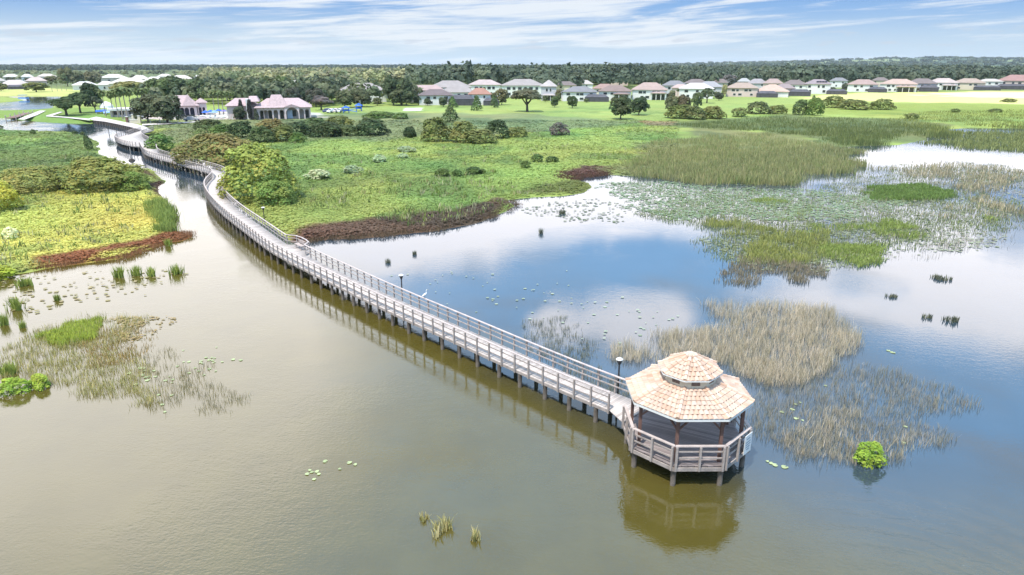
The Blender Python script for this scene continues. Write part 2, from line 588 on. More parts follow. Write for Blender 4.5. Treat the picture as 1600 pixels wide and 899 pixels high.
# ------------------------------------------------------------------ water
def water_material():
    m, t, p, out = new_mat('lake_water')
    g = t.new('ShaderNodeNewGeometry')
    pos = g.outputs['Position']
    sp = t.new('ShaderNodeSeparateXYZ')
    t.l.new(pos, sp.inputs[0])
    px, py = sp.outputs[0], sp.outputs[1]
    big = t.noise(pos, 0.045, 4, 0.6)
    # silt: brown olive in the channel and the near water, clear and dark over the pond to the right of the boardwalk
    side = t.math('ADD', t.math('ADD', px, t.math('MULTIPLY', py, 0.80)), t.math('MULTIPLY', big, 14.0))
    clear = t.math('MULTIPLY', t.step(side, 37.0, 47.0), t.step(py, 16.0, 33.0))
    c = t.mix(clear, (0.080, 0.064, 0.014), (0.030, 0.048, 0.066))
    n = t.noise(pos, 0.35, 4, 0.6)
    sc = t.new('ShaderNodeVectorMath', operation='SCALE')
    t.l.new(c, sc.inputs[0])
    t.l.new(t.math('ADD', t.math('MULTIPLY', n, 0.5), 0.75), sc.inputs['Scale'])
    t.put(p.inputs['Base Color'], sc.outputs[0])
    p.inputs['Roughness'].default_value = 0.03
    p.inputs['IOR'].default_value = 1.9
    v1 = t.mapping(pos, (1.0, 1.7, 1.0), (0, 0, R(18)))
    w1 = t.noise(v1, 1.3, 3, 0.55, 0.3)
    w2 = t.noise(v1, 5.0, 2, 0.5, 0.2)
    w3 = t.noise(pos, 0.10, 3, 0.5)
    # wind lanes: ruffled and calm patches
    calm = t.step(w3, 0.40, 0.60)
    h = t.math('ADD', t.math('MULTIPLY', w1, 0.020), t.math('MULTIPLY', w2, 0.016))
    h = t.math('MULTIPLY', h, t.math('ADD', t.math('MULTIPLY', calm, 0.75), 0.30))
    h = t.math('MULTIPLY', h, t.math('SUBTRACT', 1.0, t.math('MULTIPLY', clear, t.math('MULTIPLY', t.step(py, 26.0, 36.0), 0.70))))
    rx = t.math('SUBTRACT', px, 14.5)
    ry = t.math('SUBTRACT', py, 19.0)
    rd = t.math('SQRT', t.math('ADD', t.math('MULTIPLY', rx, rx), t.math('MULTIPLY', ry, ry)))
    rw = t.math('SINE', t.math('ADD', t.math('MULTIPLY', rd, 5.2), t.math('MULTIPLY', w1, 5.0)))
    rm = t.math('MULTIPLY', t.math('MULTIPLY', t.step(rd, 2.0, 5.0), t.step(rd, 13.0, 7.0)), t.step(rx, -2.0, 3.0))
    h = t.math('ADD', h, t.math('MULTIPLY', t.math('MULTIPLY', rw, rm), 0.014))
    b = t.new('ShaderNodeBump')
    b.inputs['Strength'].default_value = 0.55
    b.inputs['Distance'].default_value = 1.0
    t.put(b.inputs['Height'], h)
    t.l.new(b.outputs[0], p.inputs['Normal'])
    return m
M_WATER = water_material()
mb = MB()
mb.face([(-9000, -400, 0), (9000, -400, 0), (9000, 9300, 0), (-9000, 9300, 0)])
tag(mb.build('water', M_WATER), kind='structure')
world.cycles.sampling_method = 'MANUAL'
world.cycles.sample_map_resolution = 512

# ------------------------------------------------------------------ materials of built things
def plank_material(name, col, var=0.22, pitch=0.15, rough=0.75):
    """weathered boards laid across the walk: UV u runs along it in metres"""
    m, t, p, out = new_mat(name)
    uv = t.new('ShaderNodeUVMap')
    sp = t.new('ShaderNodeSeparateXYZ')
    t.l.new(uv.outputs[0], sp.inputs[0])
    k = t.math('DIVIDE', sp.outputs[0], pitch)
    wn = t.new('ShaderNodeTexWhiteNoise', noise_dimensions='1D')
    t.put(wn.inputs['W'], t.math('FLOOR', k))
    gap = t.math('PINGPONG', k, 0.5)
    gapm = t.step(gap, 0.0, 0.10)
    g = t.new('ShaderNodeNewGeometry')
    n1 = t.noise(g.outputs['Position'], 0.9, 5, 0.6)
    n2 = t.noise(g.outputs['Position'], 7.0, 4, 0.6)
    f = t.math('ADD', t.math('MULTIPLY', wn.outputs['Value'], 0.45), t.math('ADD', t.math('MULTIPLY', n1, 0.35), t.math('MULTIPLY', n2, 0.25)))
    lo = tuple(c * (1 - 1.5 * var) for c in col)
    hi = tuple(min(1, c * (1 + 1.5 * var)) for c in col)
    c = t.ramp(f, [(0.2, lo), (0.85, hi)])
    c = t.mix(gapm, tuple(x * 0.35 for x in col), c)
    t.put(p.inputs['Base Color'], c)
    p.inputs['Roughness'].default_value = rough
    p.inputs['Specular IOR Level'].default_value = 0.25
    return m
M_DECK = plank_material('sun_bleached_deck', (0.50, 0.43, 0.385))
M_GDECK = plank_material('gazebo_deck', (0.26, 0.215, 0.205))  # darker than the walk's boards: the roof's shade is in the colour
M_WOOD = simple('weathered_timber', (0.37, 0.315, 0.285), 0.8, 0.22, 2.2, 0.3)
M_CAP = simple('bleached_rail', (0.47, 0.39, 0.355), 0.75, 0.18, 2.0, 0.2)
M_POSTW = simple('red_brown_timber', (0.17, 0.095, 0.075), 0.7, 0.2, 2.5, 0.2)
M_PILE = simple('pile_timber', (0.17, 0.14, 0.115), 0.85, 0.3, 2.8, 0.4)
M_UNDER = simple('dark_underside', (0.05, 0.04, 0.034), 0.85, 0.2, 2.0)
M_WHITE = simple('white_paint', (0.78, 0.77, 0.74), 0.5, 0.05, 1.5)
M_CREAM = simple('cream_stucco', (0.66, 0.58, 0.45), 0.8, 0.06, 2.0)
M_BLACK = simple('black_metal', (0.03, 0.03, 0.032), 0.45, 0.1, 3.0, 0.0, 0.5)
M_GLASS = simple('dark_glass', (0.035, 0.04, 0.05), 0.12, 0.1, 1.0, 0.0, 0.6)
M_LAMP = simple('lamp_globe', (0.70, 0.68, 0.64), 0.3, 0.03, 4.0)
M_TILE = attr_mat('clay_tile', 0.75, 0.26, 1.3)
M_LEAF = attr_mat('foliage', 0.65, 0.18, 0.5, 0.30)
M_REED = attr_mat('reed_blades', 0.7, 0.15, 0.6, 0.25)
M_BARK = simple('bark', (0.13, 0.105, 0.085), 0.9, 0.25, 1.2, 0.3)
M_PALMTRUNK = simple('palm_trunk', (0.33, 0.28, 0.23), 0.9, 0.15, 1.0)

# ------------------------------------------------------------------ gazebo
GC = (9.07, 31.84)
GROT = R(157.8)
def gv(k, rad, z):
    a = GROT + math.pi / 4 * k
    return Vector((rad * math.cos(a), rad * math.sin(a), z))
gz_root = tag(empty('gazebo', (GC[0], GC[1], LZ)), 'octagonal lakeside gazebo with two tier salmon tile roof at the boardwalk end', 'gazebo')
DZ = 0.95
mb = MB()
top = [gv(k, 3.2, DZ) for k in range(8)]
bot = [gv(k, 3.2, DZ - 0.06) for k in range(8)]
n0 = len(mb.v)
mb.face(top)
mb.face(bot[::-1])
for k in range(8):
    mb.face([bot[k], bot[(k + 1) % 8], top[(k + 1) % 8], top[k]])
me = mb.mesh('deck', M_GDECK)
uvl = me.uv_layers.new(name='UVMap')
ca, sa = math.cos(R(62)), math.sin(R(62))
for lp in me.loops:
    q = me.vertices[lp.vertex_index].co
    uvl.data[lp.index].uv = (q.x * ca + q.y * sa, -q.x * sa + q.y * ca)
link('deck', me, gz_root)
mb = MB()
for k in range(8):
    a, b = gv(k, 3.235, DZ - 0.19), gv(k + 1, 3.235, DZ - 0.19)
    mb.bar(a, b, 0.06, 0.19)
mb.build('fascia', M_WOOD, gz_root)
mb = MB()
for k in range(4):
    mb.bar(gv(k, 3.1, DZ - 0.2), gv(k + 4, 3.1, DZ - 0.2), 0.12, 0.2)
mb.build('joist', M_UNDER, gz_root)
def pile_mesh(r=0.14, z0=-1.2, z1=0.70):
    mb = MB()
    mb.tube([(0, 0, z0), (0, 0, z1)], [r, r * 0.95], 10)
    return mb.mesh('pile', M_PILE, False)
PILE = pile_mesh()
for k in range(8):
    p = gv(k, 3.02, 0)
    link('pile', PILE, gz_root, p)
p = gv(0, 0.0, 0)
link('pile', PILE, gz_root, p)
for k in range(8):                                    # roof posts
    mb = MB()
    mb.box((0, 0, (DZ + 3.36) / 2 + 0.002), (0.15, 0.15, 3.36 - DZ))
    # knee braces along both neighbouring beams
    for dk in (-1, 1):
        d = (gv(k + dk, 2.8, 0) - gv(k, 2.8, 0)).normalized()
        mb.bar(Vector((0, 0, 2.75)) + d * 0.08, Vector((0, 0, 3.25)) + d * 0.55, 0.07, 0.09)
    mb.build('post', M_POSTW, gz_root, gv(k, 2.8, 0), GROT + math.pi / 4 * k if False else 0)
mb = MB()
for k in range(8):
    mb.bar(gv(k, 2.8, 3.30), gv(k + 1, 2.8, 3.30), 0.12, 0.22)
    mb.bar(gv(k, 2.9, 3.44), gv(k, 1.2, 4.10), 0.08, 0.14)
mb.build('roof_beam', M_POSTW, gz_root)
# railing on seven sides; the side towards the boardwalk (7-0) is open
for k in range(0, 7):
    mb = MB()
    a, b = gv(k, 3.2, 0), gv(k + 1, 3.2, 0)
    d = (b - a).normalized()
    mb.bar(a + Vector((0, 0, 2.03)), b + Vector((0, 0, 2.03)), 0.16, 0.05)
    rail = mb.build('rail_cap', M_CAP, gz_root)
    mb = MB()
    for z in (1.72, 1.36):
        mb.bar(a + Vector((0, 0, z)) + d * 0.1, b + Vector((0, 0, z)) - d * 0.1, 0.045, 0.075)
    mb.build('railing', M_WOOD, gz_root)
    for s in (0.045, 0.5, 0.955):
        mb = MB()
        mb.box((0, 0, 1.345), (0.10, 0.12, 1.31), math.atan2(d.y, d.x))
        q = a.lerp(b, s)
        out = Vector((q.x, q.y, 0)).normalized() * 0.085
        mb.build('rail_post', M_WOOD, gz_root, (q.x + out.x, q.y + out.y, 0))

def tiled_roof(r0, z0, r1, z1, rows, wid, lift=0.03):
    """barrel tiles laid in courses on the eight faces, plus hip caps; every tile has its own tone"""
    mb = MB()
    tones = [(0.53, 0.37, 0.275), (0.54, 0.395, 0.30), (0.56, 0.425, 0.335), (0.50, 0.33, 0.235), (0.545, 0.405, 0.315), (0.47, 0.34, 0.265)]
    for k in range(8):
        a0, b0 = gv(k, r0, z0), gv(k + 1, r0, z0)
        a1, b1 = gv(k, r1, z1), gv(k + 1, r1, z1)
        mb.face([a0, b0, b1, a1], (0.45, 0.29, 0.2))
        nrm = (b0 - a0).cross(a1 - a0).normalized()
        if nrm.z < 0:
            nrm = -nrm
        for i in range(rows):
            s0, s1 = i / rows, (i + 1.06) / rows
            l0, r_0 = a0.lerp(a1, s0), b0.lerp(b1, s0)
            s1 = min(s1, 1.0)
            l1, r_1 = a0.lerp(a1, s1), b0.lerp(b1, s1)
            span = (r_0 - l0).length
            n = max(1, int(round(span / wid)))
            for j in range(n):
                u0, u1 = (j + 0.01) / n, (j + 0.99) / n
                tn = random.choice(tones)
                q = random.uniform(0.93, 1.06)
                col = tuple(min(0.85, c * q) for c in tn)
                P0, P1 = [], []
                for h, uu in ((0.0, 0), (0.75, 0.22), (1.0, 0.5), (0.75, 0.78), (0.0, 1)):
                    uw = u0 + (u1 - u0) * uu
                    P0.append(l0.lerp(r_0, uw) + nrm * (0.012 + lift * 1.1 + h * 0.045))
                    P1.append(l1.lerp(r_1, uw) + nrm * (0.004 + h * 0.050))
                for e in range(4):
                    mb.face([P0[e], P0[e + 1], P1[e + 1], P1[e]], col)
                mb.face([P0[4], P0[3], P0[2], P0[1], P0[0]][::1], tuple(c * 0.9 for c in col))
        # hip caps
        segs = rows
        for i in range(segs):
            p0, p1 = a0.lerp(a1, i / segs), a0.lerp(a1, min(1, (i + 1.05) / segs))
            q = random.uniform(0.9, 1.12)
            tn = random.choice(tones[1:5])
            mb.tube([p0 + Vector((0, 0, 0.075)), p1 + Vector((0, 0, 0.055))], [0.105, 0.085], 8, tuple(min(0.9, c * q * 1.08) for c in tn))
    return mb
tiled_roof(3.24, 3.47, 1.30, 4.25, 7, 0.25).build('lower_roof', M_TILE, gz_root)
mb = tiled_roof(1.60, 4.74, 0.02, 5.56, 6, 0.25)
up = mb.build('upper_roof', M_TILE, gz_root)
mb = MB()
mb.tube([(0, 0, 5.54), (0, 0, 5.66), (0, 0, 5.71)], [0.20, 0.16, 0.03], 10, (0.66, 0.48, 0.36))
mb.build('roof_finial', M_TILE, up)
mb = MB()
for k in range(8):
    mb.bar(gv(k, 3.225, 3.43), gv(k + 1, 3.225, 3.43), 0.04, 0.13)
mb.build('eave_board', M_WHITE, gz_root)
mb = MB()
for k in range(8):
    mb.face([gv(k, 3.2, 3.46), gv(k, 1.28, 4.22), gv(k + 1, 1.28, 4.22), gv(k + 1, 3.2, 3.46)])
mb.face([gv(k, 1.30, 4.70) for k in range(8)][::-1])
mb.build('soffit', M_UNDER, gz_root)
mb = MB()
for k in range(8):
    mb.face([gv(k, 1.36, 4.2), gv(k + 1, 1.36, 4.2), gv(k + 1, 1.36, 4.73), gv(k, 1.36, 4.73)])
    mb.face([gv(k, 1.60, 4.745), gv(k + 1, 1.60, 4.745), gv(k + 1, 1.36, 4.732), gv(k, 1.36, 4.732)])
cw = mb.build('clerestory', M_CREAM, gz_root)
for k in range(8):
    mb = MB()
    a, b = gv(k, 1.372, 0), gv(k + 1, 1.372, 0)
    for i in range(3):
        z = 4.42 + i * 0.07
        mb.bar(a.lerp(b, 0.30) + Vector((0, 0, z)), a.lerp(b, 0.70) + Vector((0, 0, z)), 0.03, 0.045)
    mb.build('louvre', M_POSTW, cw)
mb = MB()
for k in range(8):
    mb.bar(gv(k, 1.615, 4.735), gv(k + 1, 1.615, 4.735), 0.03, 0.06)
mb.build('eave_board', M_WHITE, up)
# sign hung on the outside of the railing
a, b = gv(3, 3.2, 0), gv(4, 3.2, 0)
d = (b - a).normalized()
nrm = Vector((d.y, -d.x, 0))
q = a.lerp(b, 0.80) + nrm * 0.20
sgn = tag(empty('sign', (GC[0] + q.x, GC[1] + q.y, 1.42 + LZ), math.atan2(d.y, d.x)), 'white notice board with dark lines of text hung on the gazebo railing', 'sign')
mb = MB()
mb.box((0, 0, 0), (0.74, 0.03, 1.05))
mb.build('board', M_WHITE, sgn)
M_INK = simple('sign_ink', (0.16, 0.22, 0.30), 0.6, 0.05, 4.0)
for i, (z, w) in enumerate(((0.30, 0.34), (0.12, 0.50), (-0.02, 0.50), (-0.16, 0.46), (-0.30, 0.30))):
    mb = MB()
    x = -w / 2
    while x < w / 2:
        L = random.uniform(0.05, 0.13)
        L = min(L, w / 2 - x)
        if L > 0.02:
            mb.box((x + L / 2, -0.018, z), (L, 0.006, 0.05))
        x += L + 0.025
    mb.build('text_line', M_INK, sgn)

# ------------------------------------------------------------------ boardwalk
LEFT = [un(*p, .72 + LZ) for p in ((963, 651), (890, 621), (800, 580), (700, 533), (600, 487), (520, 447), (470, 421.5), (440, 405), (420, 393.5), (383, 364.5), (351, 340), (332, 321), (322, 306))]
LEFT += [un(*p, .95 + LZ) for p in ((319.5, 294), (325, 286), (332, 279.5), (333, 275), (327, 270.5), (310, 265), (285, 258.5), (262, 252), (240, 246), (226, 241), (222, 235), (219, 228.5), (210, 222), (200.5, 216.5), (199.5, 211.5), (206, 208.3), (216, 205.5), (221, 203.6))]
def smooth(pts, it=2):
    for _ in range(it):
        o = [pts[0]]
        for a, b in zip(pts[:-1], pts[1:]):
            o += [(a[0] * .75 + b[0] * .25, a[1] * .75 + b[1] * .25), (a[0] * .25 + b[0] * .75, a[1] * .25 + b[1] * .75)]
        o.append(pts[-1])
        pts = o
    return pts
def resample(pts, step):
    P = np.array(pts, dtype=float)
    s = np.concatenate([[0], np.cumsum(np.hypot(*np.diff(P, axis=0).T))])
    n = int(s[-1] / step)
    q = np.linspace(0, s[-1], n + 1)
    return np.stack([np.interp(q, s, P[:, 0]), np.interp(q, s, P[:, 1])], 1), q
LP, LS = resample(smooth(LEFT), 0.25)
tang = np.gradient(LP, axis=0)
tang /= np.hypot(*tang.T)[:, None]
for _ in range(10):
    tang[1:-1] = (tang[:-2] + tang[1:-1] * 2 + tang[2:]) / 4
tang /= np.hypot(*tang.T)[:, None]
RN = np.stack([tang[:, 1], -tang[:, 0]], 1)           # to the right of the walking direction (away from the gazebo)
def near_s(px, py, z=.95 + LZ):
    q = np.array(un(px, py, z))
    return LS[np.argmin(np.hypot(*(LP - q).T))]
sA = near_s(428, 397)
sO0, sO1 = near_s(219, 229), near_s(199.5, 211)
TOT = LS[-1]
wR = 1.95 + 0.35 * np.clip(LS / 60, 0, 1)
wR = wR + np.where((LS > sA - 1.7) & (LS < sA + 3.2), np.minimum(0.95, np.minimum((LS - sA + 1.7) * 4, np.maximum(0, (sA + 3.2 - LS) * 0.8))), 0)
wR = wR + 1.0 * sm(LS, sO0 - 25, sO0)
wL = np.where((LS > sO0) & (LS < sO1), 3.4 * np.sin(np.clip((LS - sO0) / (sO1 - sO0), 0, 1) * math.pi) ** 0.5, 0.0)
EL = LP - RN * wL[:, None]
ER = LP + RN * wR[:, None]
# fit onto the gazebo opening
g0, g7 = gv(0, 3.2, 0), gv(7, 3.2, 0)
EL = np.vstack([[(GC[0] + g0.x - 0.05, GC[1] + g0.y + 0.05)], EL[2:]])
ER = np.vstack([[(GC[0] + g7.x - 0.05, GC[1] + g7.y + 0.05)], ER[2:]])
SS = np.concatenate([[0], LS[2:]])
MIDL = (EL + ER) / 2
UV_S = np.concatenate([[0], np.cumsum(np.hypot(*np.diff(MIDL, axis=0).T))])
bw = tag(empty('boardwalk', (LP[8][0], LP[8][1], LZ)), 'long curving grey timber boardwalk on piles across the marsh to the gazebo', 'boardwalk')
OFF = np.array([LP[8][0], LP[8][1], 0.0])
N = len(EL)
v, uv = [], []
for i in range(N):
    for e, w in ((EL[i], 0.0), (ER[i], 2.2)):
        v.append((e[0] - OFF[0], e[1] - OFF[1], DZ - 0.003)); uv.append((UV_S[i], w))
nb_ = len(v)
for i in range(N):
    for e, w in ((EL[i], 0.0), (ER[i], 2.2)):
        v.append((e[0] - OFF[0], e[1] - OFF[1], DZ - 0.065)); uv.append((UV_S[i], w))
f = []
for i in range(N - 1):
    a = 2 * i
    f += [(a, a + 1, a + 3, a + 2), (nb_ + a, nb_ + a + 2, nb_ + a + 3, nb_ + a + 1), (a, a + 2, nb_ + a + 2, nb_ + a), (a + 1, nb_ + a + 1, nb_ + a + 3, a + 3)]
link('deck', np_mesh('deck', v, f, None, M_DECK, False, uv), bw)

def edge_rail(E, side):
    """posts, two mid rails, cap and fascia along one edge"""
    P, q = resample(E, 1.25)
    P3 = [Vector((a[0] - OFF[0], a[1] - OFF[1], 0)) for a in P]
    cap, mid, fas = MB(), MB(), MB()
    Z = lambda p, z: Vector((p.x, p.y, z))
    for a, b in zip(P3[:-1], P3[1:]):
        d = (b - a).normalized()
        cap.bar(Z(a, 2.03) - d * 0.004, Z(b, 2.03) + d * 0.004, 0.15, 0.045)
        for z in (1.72, 1.36):
            mid.bar(Z(a, z), Z(b, z), 0.045, 0.07)
        fas.bar(Z(a, DZ - 0.11), Z(b, DZ - 0.11), 0.05, 0.19)
    cap.build('rail_cap', M_CAP, bw)
    mid.build('rail_board', M_WOOD, bw)
    fas.build('fascia', M_WOOD, bw)
    posts = []
    for i, p in enumerate(P3):
        d = (P3[min(i + 1, len(P3) - 1)] - P3[max(i - 1, 0)]).normalized()
        o = Vector((d.y, -d.x, 0)) * (0.08 * side)
        posts.append((Vector((p.x, p.y, 0)) + o, math.atan2(d.y, d.x)))
    return posts
# the left rail starts a little way from the gazebo, as in the place itself
posts = edge_rail(EL[1:], -1) + edge_rail(ER, 1)
dist = lambda p: math.hypot(p[0] + OFF[0], p[1] + OFF[1])
posts.sort(key=lambda q: dist(q[0]))
mb = MB()
mb.box((0, 0, 1.38), (0.10, 0.10, 1.26))
POST = mb.mesh('rail_post', M_WOOD)
for p, a in posts[:100]:
    link('rail_post', POST, bw, p, a)
mb = MB()
for p, a in posts[100:]:
    mb.box((p.x, p.y, 1.38), (0.10, 0.10, 1.26), a)
tag(mb.build('rail_posts', M_WOOD, bw), kind='stuff')
piles = []
for s in np.arange(1.4, TOT - 14, 2.1):
    i = int(np.argmin(abs(SS - s)))
    piles.append((EL[i] + (ER[i] - EL[i]) * 0.06, EL[i] + (ER[i] - EL[i]) * 0.80))
flat = [p for pr in piles for p in pr]
flat.sort(key=lambda p: math.hypot(*p))
for p in flat[:100]:
    link('pile', PILE, bw, (p[0] - OFF[0], p[1] - OFF[1], 0.0))
mb = MB()
for p in flat[100:]:
    mb.tube([(p[0] - OFF[0], p[1] - OFF[1], -1), (p[0] - OFF[0], p[1] - OFF[1], 0.69)], 0.15, 8)
tag(mb.build('piles', M_PILE, bw), kind='stuff')
mb = MB()
for a, b in piles:
    mb.bar((a[0] - OFF[0], a[1] - OFF[1], 0.78), (b[0] - OFF[0], b[1] - OFF[1], 0.78), 0.12, 0.18)
tag(mb.build('cross_beam', M_UNDER, bw), kind='stuff')
mb = MB()
for w in (0.12, 0.5, 0.88):
    P, _ = resample(EL + (ER - EL) * w, 2.0)
    for a, b in zip(P[:-1], P[1:]):
        mb.bar((a[0] - OFF[0], a[1] - OFF[1], DZ - 0.12), (b[0] - OFF[0], b[1] - OFF[1], DZ - 0.12), 0.06, 0.11)
mb.build('stringer', M_UNDER, bw)

# bench in the alcove
i = int(np.argmin(abs(SS - (sA + 0.6))))
q = ER[i] - (ER[i] - EL[i]) / np.hypot(*(ER[i] - EL[i])) * 0.45
ang = math.atan2(tang[i][1], tang[i][0])
bn = tag(empty('bench', (q[0], q[1], DZ + LZ), ang), 'pale slatted bench tucked into the railing alcove of the boardwalk', 'bench')
mb = MB()
for k in range(4):
    mb.box((0, -0.16 + k * 0.11, 0.45), (1.7, 0.09, 0.04))
mb.build('seat', M_CAP, bn)
mb = MB()
for k in range(3):
    mb.box((0, -0.27, 0.60 + k * 0.12), (1.7, 0.035, 0.09))
mb.build('backrest', M_CAP, bn)
for sx in (-0.7, 0.7):
    mb = MB()
    mb.box((sx, 0.12, 0.215), (0.08, 0.08, 0.43))
    mb.box((sx, -0.235, 0.42), (0.08, 0.05, 0.84))
    mb.build('leg', M_WOOD, bn)

# lamps on the right hand side
def lamp_post(px, py, h, label, zbase=0.0, world=None):
    x, y = world if world else un(px, py, zbase)
    r = tag(empty('lamp_post', (x, y, zbase)), label, 'lamp post', 'lamp posts along the boardwalk')
    mb = MB()
    mb.tube([(0, 0, -0.8), (0, 0, 0.5), (0, 0, h - 0.35)], [0.075, 0.06, 0.05], 8)
    mb.build('pole', M_BLACK, r)
    mb = MB()
    mb.tube([(0, 0, h - 0.36), (0, 0, h - 0.22), (0, 0, h - 0.06)], [0.06, 0.12, 0.18], 10)
    mb.build('lantern', M_BLACK, r)
    mb = MB()
    mb.tube([(0, 0, h - 0.058), (0, 0, h - 0.01), (0, 0, h + 0.05), (0, 0, h + 0.08)], [0.20, 0.22, 0.14, 0.03], 10)
    mb.build('lamp_cap', M_LAMP, r)
    return r
def beside(s, off):
    i = int(np.argmin(abs(SS - s)))
    u = (ER[i] - EL[i]) / np.hypot(*(ER[i] - EL[i]))
    q = ER[i] + u * off
    return (float(q[0]), float(q[1]))
lamp_post(0, 0, 3.05 + LZ, 'black lamp post with pale cap rising behind the rail beside the gazebo roof', world=beside(near_s(926, 632), 0.28))
lamp_post(0, 0, 3.05 + LZ, 'black lamp post standing alone halfway along the straight boardwalk against open water', world=beside(near_s(584, 480), 0.28))
lamp_post(0, 0, 3.4, 'pale capped lamp post in the green meadow behind the bend of the rail', world=beside(near_s(375, 357), 0.5))
lamp_post(0, 0, 3.0, 'small far lamp post on the marsh side where shrubs meet the boardwalk', world=beside(near_s(272, 254), 0.2))
# pole in the channel
x, y = un(206, 251.5)
r = tag(empty('channel_pole', (x, y, 0)), 'thin dark pole with a bulky foot standing in the channel by the overlook', 'pole')
mb = MB(); mb.tube([(0, 0, -0.5), (0, 0, 2.9)], [0.11, 0.08], 8); mb.build('pole', M_WOOD, r)
mb = MB(); mb.tube([(0, 0, -0.2), (0, 0, 0.12), (0, 0, 0.35), (0, 0, 0.5)], [0.75, 0.62, 0.4, 0.12], 12); mb.build('foot', M_UNDER, r)

# egrets: one on the rail, one wading by the piles
M_FEATHER = simple('white_feathers', (0.80, 0.79, 0.76), 0.6, 0.04, 5.0)
M_BEAK = simple('beak', (0.55, 0.36, 0.06), 0.5, 0.1, 5.0)
def egret(loc, rz, label, s=1.0):
    r = tag(empty('egret', loc, rz), label, 'bird')
    me = bpy.data.meshes.new('body')
    V = [(0, 0, 0.42), (0.16, 0, 0.50), (0.24, 0, 0.62), (0.20, 0, 0.78), (0.25, 0, 0.92), (0.32, 0, 0.93), (-0.16, 0, 0.36), (-0.34, 0, 0.27)]
    E = [(0, 1), (1, 2), (2, 3), (3, 4), (4, 5), (0, 6), (6, 7)]
    rad = [0.115, 0.085, 0.04, 0.032, 0.036, 0.028, 0.085, 0.03]
    me.from_pydata([tuple(c * s for c in q) for q in V], E, [])
    me.materials.append(M_FEATHER)
    b = link('body', me, r)
    md = b.modifiers.new('skin', 'SKIN')
    for i, sv in enumerate(me.skin_vertices[0].data):
        sv.radius = (rad[i] * s, rad[i] * s)
        sv.use_root = (i == 0)
    b.modifiers.new('sub', 'SUBSURF').levels = 2
    mb = MB(); mb.tube([(0.34 * s, 0, 0.925 * s), (0.49 * s, 0, 0.90 * s)], [0.018 * s, 0.004], 6); mb.build('beak', M_BEAK, r)
    for sy in (-0.045, 0.045):
        mb = MB()
        mb.tube([(0, sy * s, 0.36 * s), (0.015 * s, sy * s, 0.18 * s), (0, sy * s, 0.0)], 0.011 * s, 6)
        mb.tube([(0, sy * s, 0.004), (0.09 * s, sy * s, 0.004)], 0.008 * s, 6)
        mb.build('leg', M_BLACK, r)
i = int(np.argmin(abs(SS - near_s(622, 499))))
egret((ER[i][0], ER[i][1], 2.053 + LZ), 0.6, 'white egret perched upright on the boardwalk rail', 0.72)
x, y = un(242, 252)
egret((x, y, -0.15), 2.6, 'white egret wading beside the piles of the far boardwalk', 1.5)

# ------------------------------------------------------------------ scattered ground cover (nobody could count it)
def unit(v):
    return v / np.maximum(np.linalg.norm(v, axis=-1, keepdims=True), 1e-9)
def cards(c, nrm, size, col, r=rng, aspect=1.0):
    """one leaf spray (a quad) per centre, facing nrm"""
    n = unit(np.asarray(nrm))
    rv = unit(r.normal(size=n.shape))
    a = unit(np.cross(n, rv))
    b = np.cross(n, a)
    s = np.asarray(size).reshape(-1, 1) * 0.5
    a, b = a * s, b * s * aspect
    k1, k2 = r.uniform(0.5, 1.15, (len(c), 1)), r.uniform(0.5, 1.15, (len(c), 1))
    v = np.stack([c - a - b * k1, c + a * k2 - b, c + a + b * k1, c - a * k2 + b], 1).reshape(-1, 3)
    f = np.arange(len(c) * 4).reshape(-1, 4)
    return v, f, np.repeat(col, 4, axis=0)
def in_px(n, box, z=0.0, pw=0.5):
    """n random ground points whose spread follows the view: uniform over a box of photograph pixels"""
    x0, x1, y0, y1 = box
    px = rng.uniform(x0, x1, n)
    py = rng.uniform(y0, y1, n)
    a = (px - 800) / FPX
    b = (449.5 - py) / FPX
    dx, dy, dz = a, CP + b * SP, -SP + b * CP
    t_ = (z - CAMH) / dz
    return dx * t_, dy * t_

def meadow(name, n, boxes, size, hgt, label=None, keep=None, lift=1.5, leaves=6):
    X, Y = [], []
    for bx, w in boxes:
        x, y = in_px(int(n * w), bx, 0.3)
        X.append(x); Y.append(y)
    x, y = np.concatenate(X), np.concatenate(Y)
    s = land_sd(x, y)
    ok = s > 0.4
    if keep is not None:
        ok &= keep(x, y)
    x, y, s = x[ok], y[ok], s[ok]
    z = ground_z(x, y)
    d = np.hypot(x, y)
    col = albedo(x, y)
    sz = size * rng.uniform(0.6, 1.4, len(x)) * np.clip(d / 130, 0.8, 2.2)
    clump = fbm(x, y, 5.0, 50, 2)
    C, Nn, S, K = [], [], [], []
    for k in range(leaves):
        off = rng.normal(size=(len(x), 3)) * np.stack([sz * .5, sz * .5, sz * .15], -1)
        h = hgt * (0.25 + 1.3 * clump) * rng.uniform(0.3, 1.0, len(x))
        c = np.stack([x + off[:, 0], y + off[:, 1], z + h], -1)
        nn = np.stack([off[:, 0] / sz, off[:, 1] / sz, np.full(len(x), 3.4)], -1) + rng.normal(size=(len(x), 3)) * 0.25
        C.append(c); Nn.append(nn); S.append(sz * rng.uniform(0.4, 0.8, len(x)))
        kk = col * lift * rng.uniform(0.91, 1.10, (len(x), 1)) * (0.80 + 0.40 * clump[:, None])
        kk[:, 0] *= rng.uniform(0.93, 1.10, len(x))
        K.append(kk)
    v, f, cc = cards(np.concatenate(C), np.concatenate(Nn), np.concatenate(S), np.concatenate(K))
    o = link(name, np_mesh(name, v, f, np.clip(cc, 0, 0.9), M_LEAF))
    tag(o, label, None, None, 'stuff')
    return o
notfield = lambda x, y: np.ones(len(x), bool)
meadow('marsh_herbs', 105000, [((-80, 320, 205, 435), 0.34), ((225, 1060, 190, 385), 0.66)], 0.36, 0.26, 'low green and yellow marsh plants covering the banks', leaves=4)

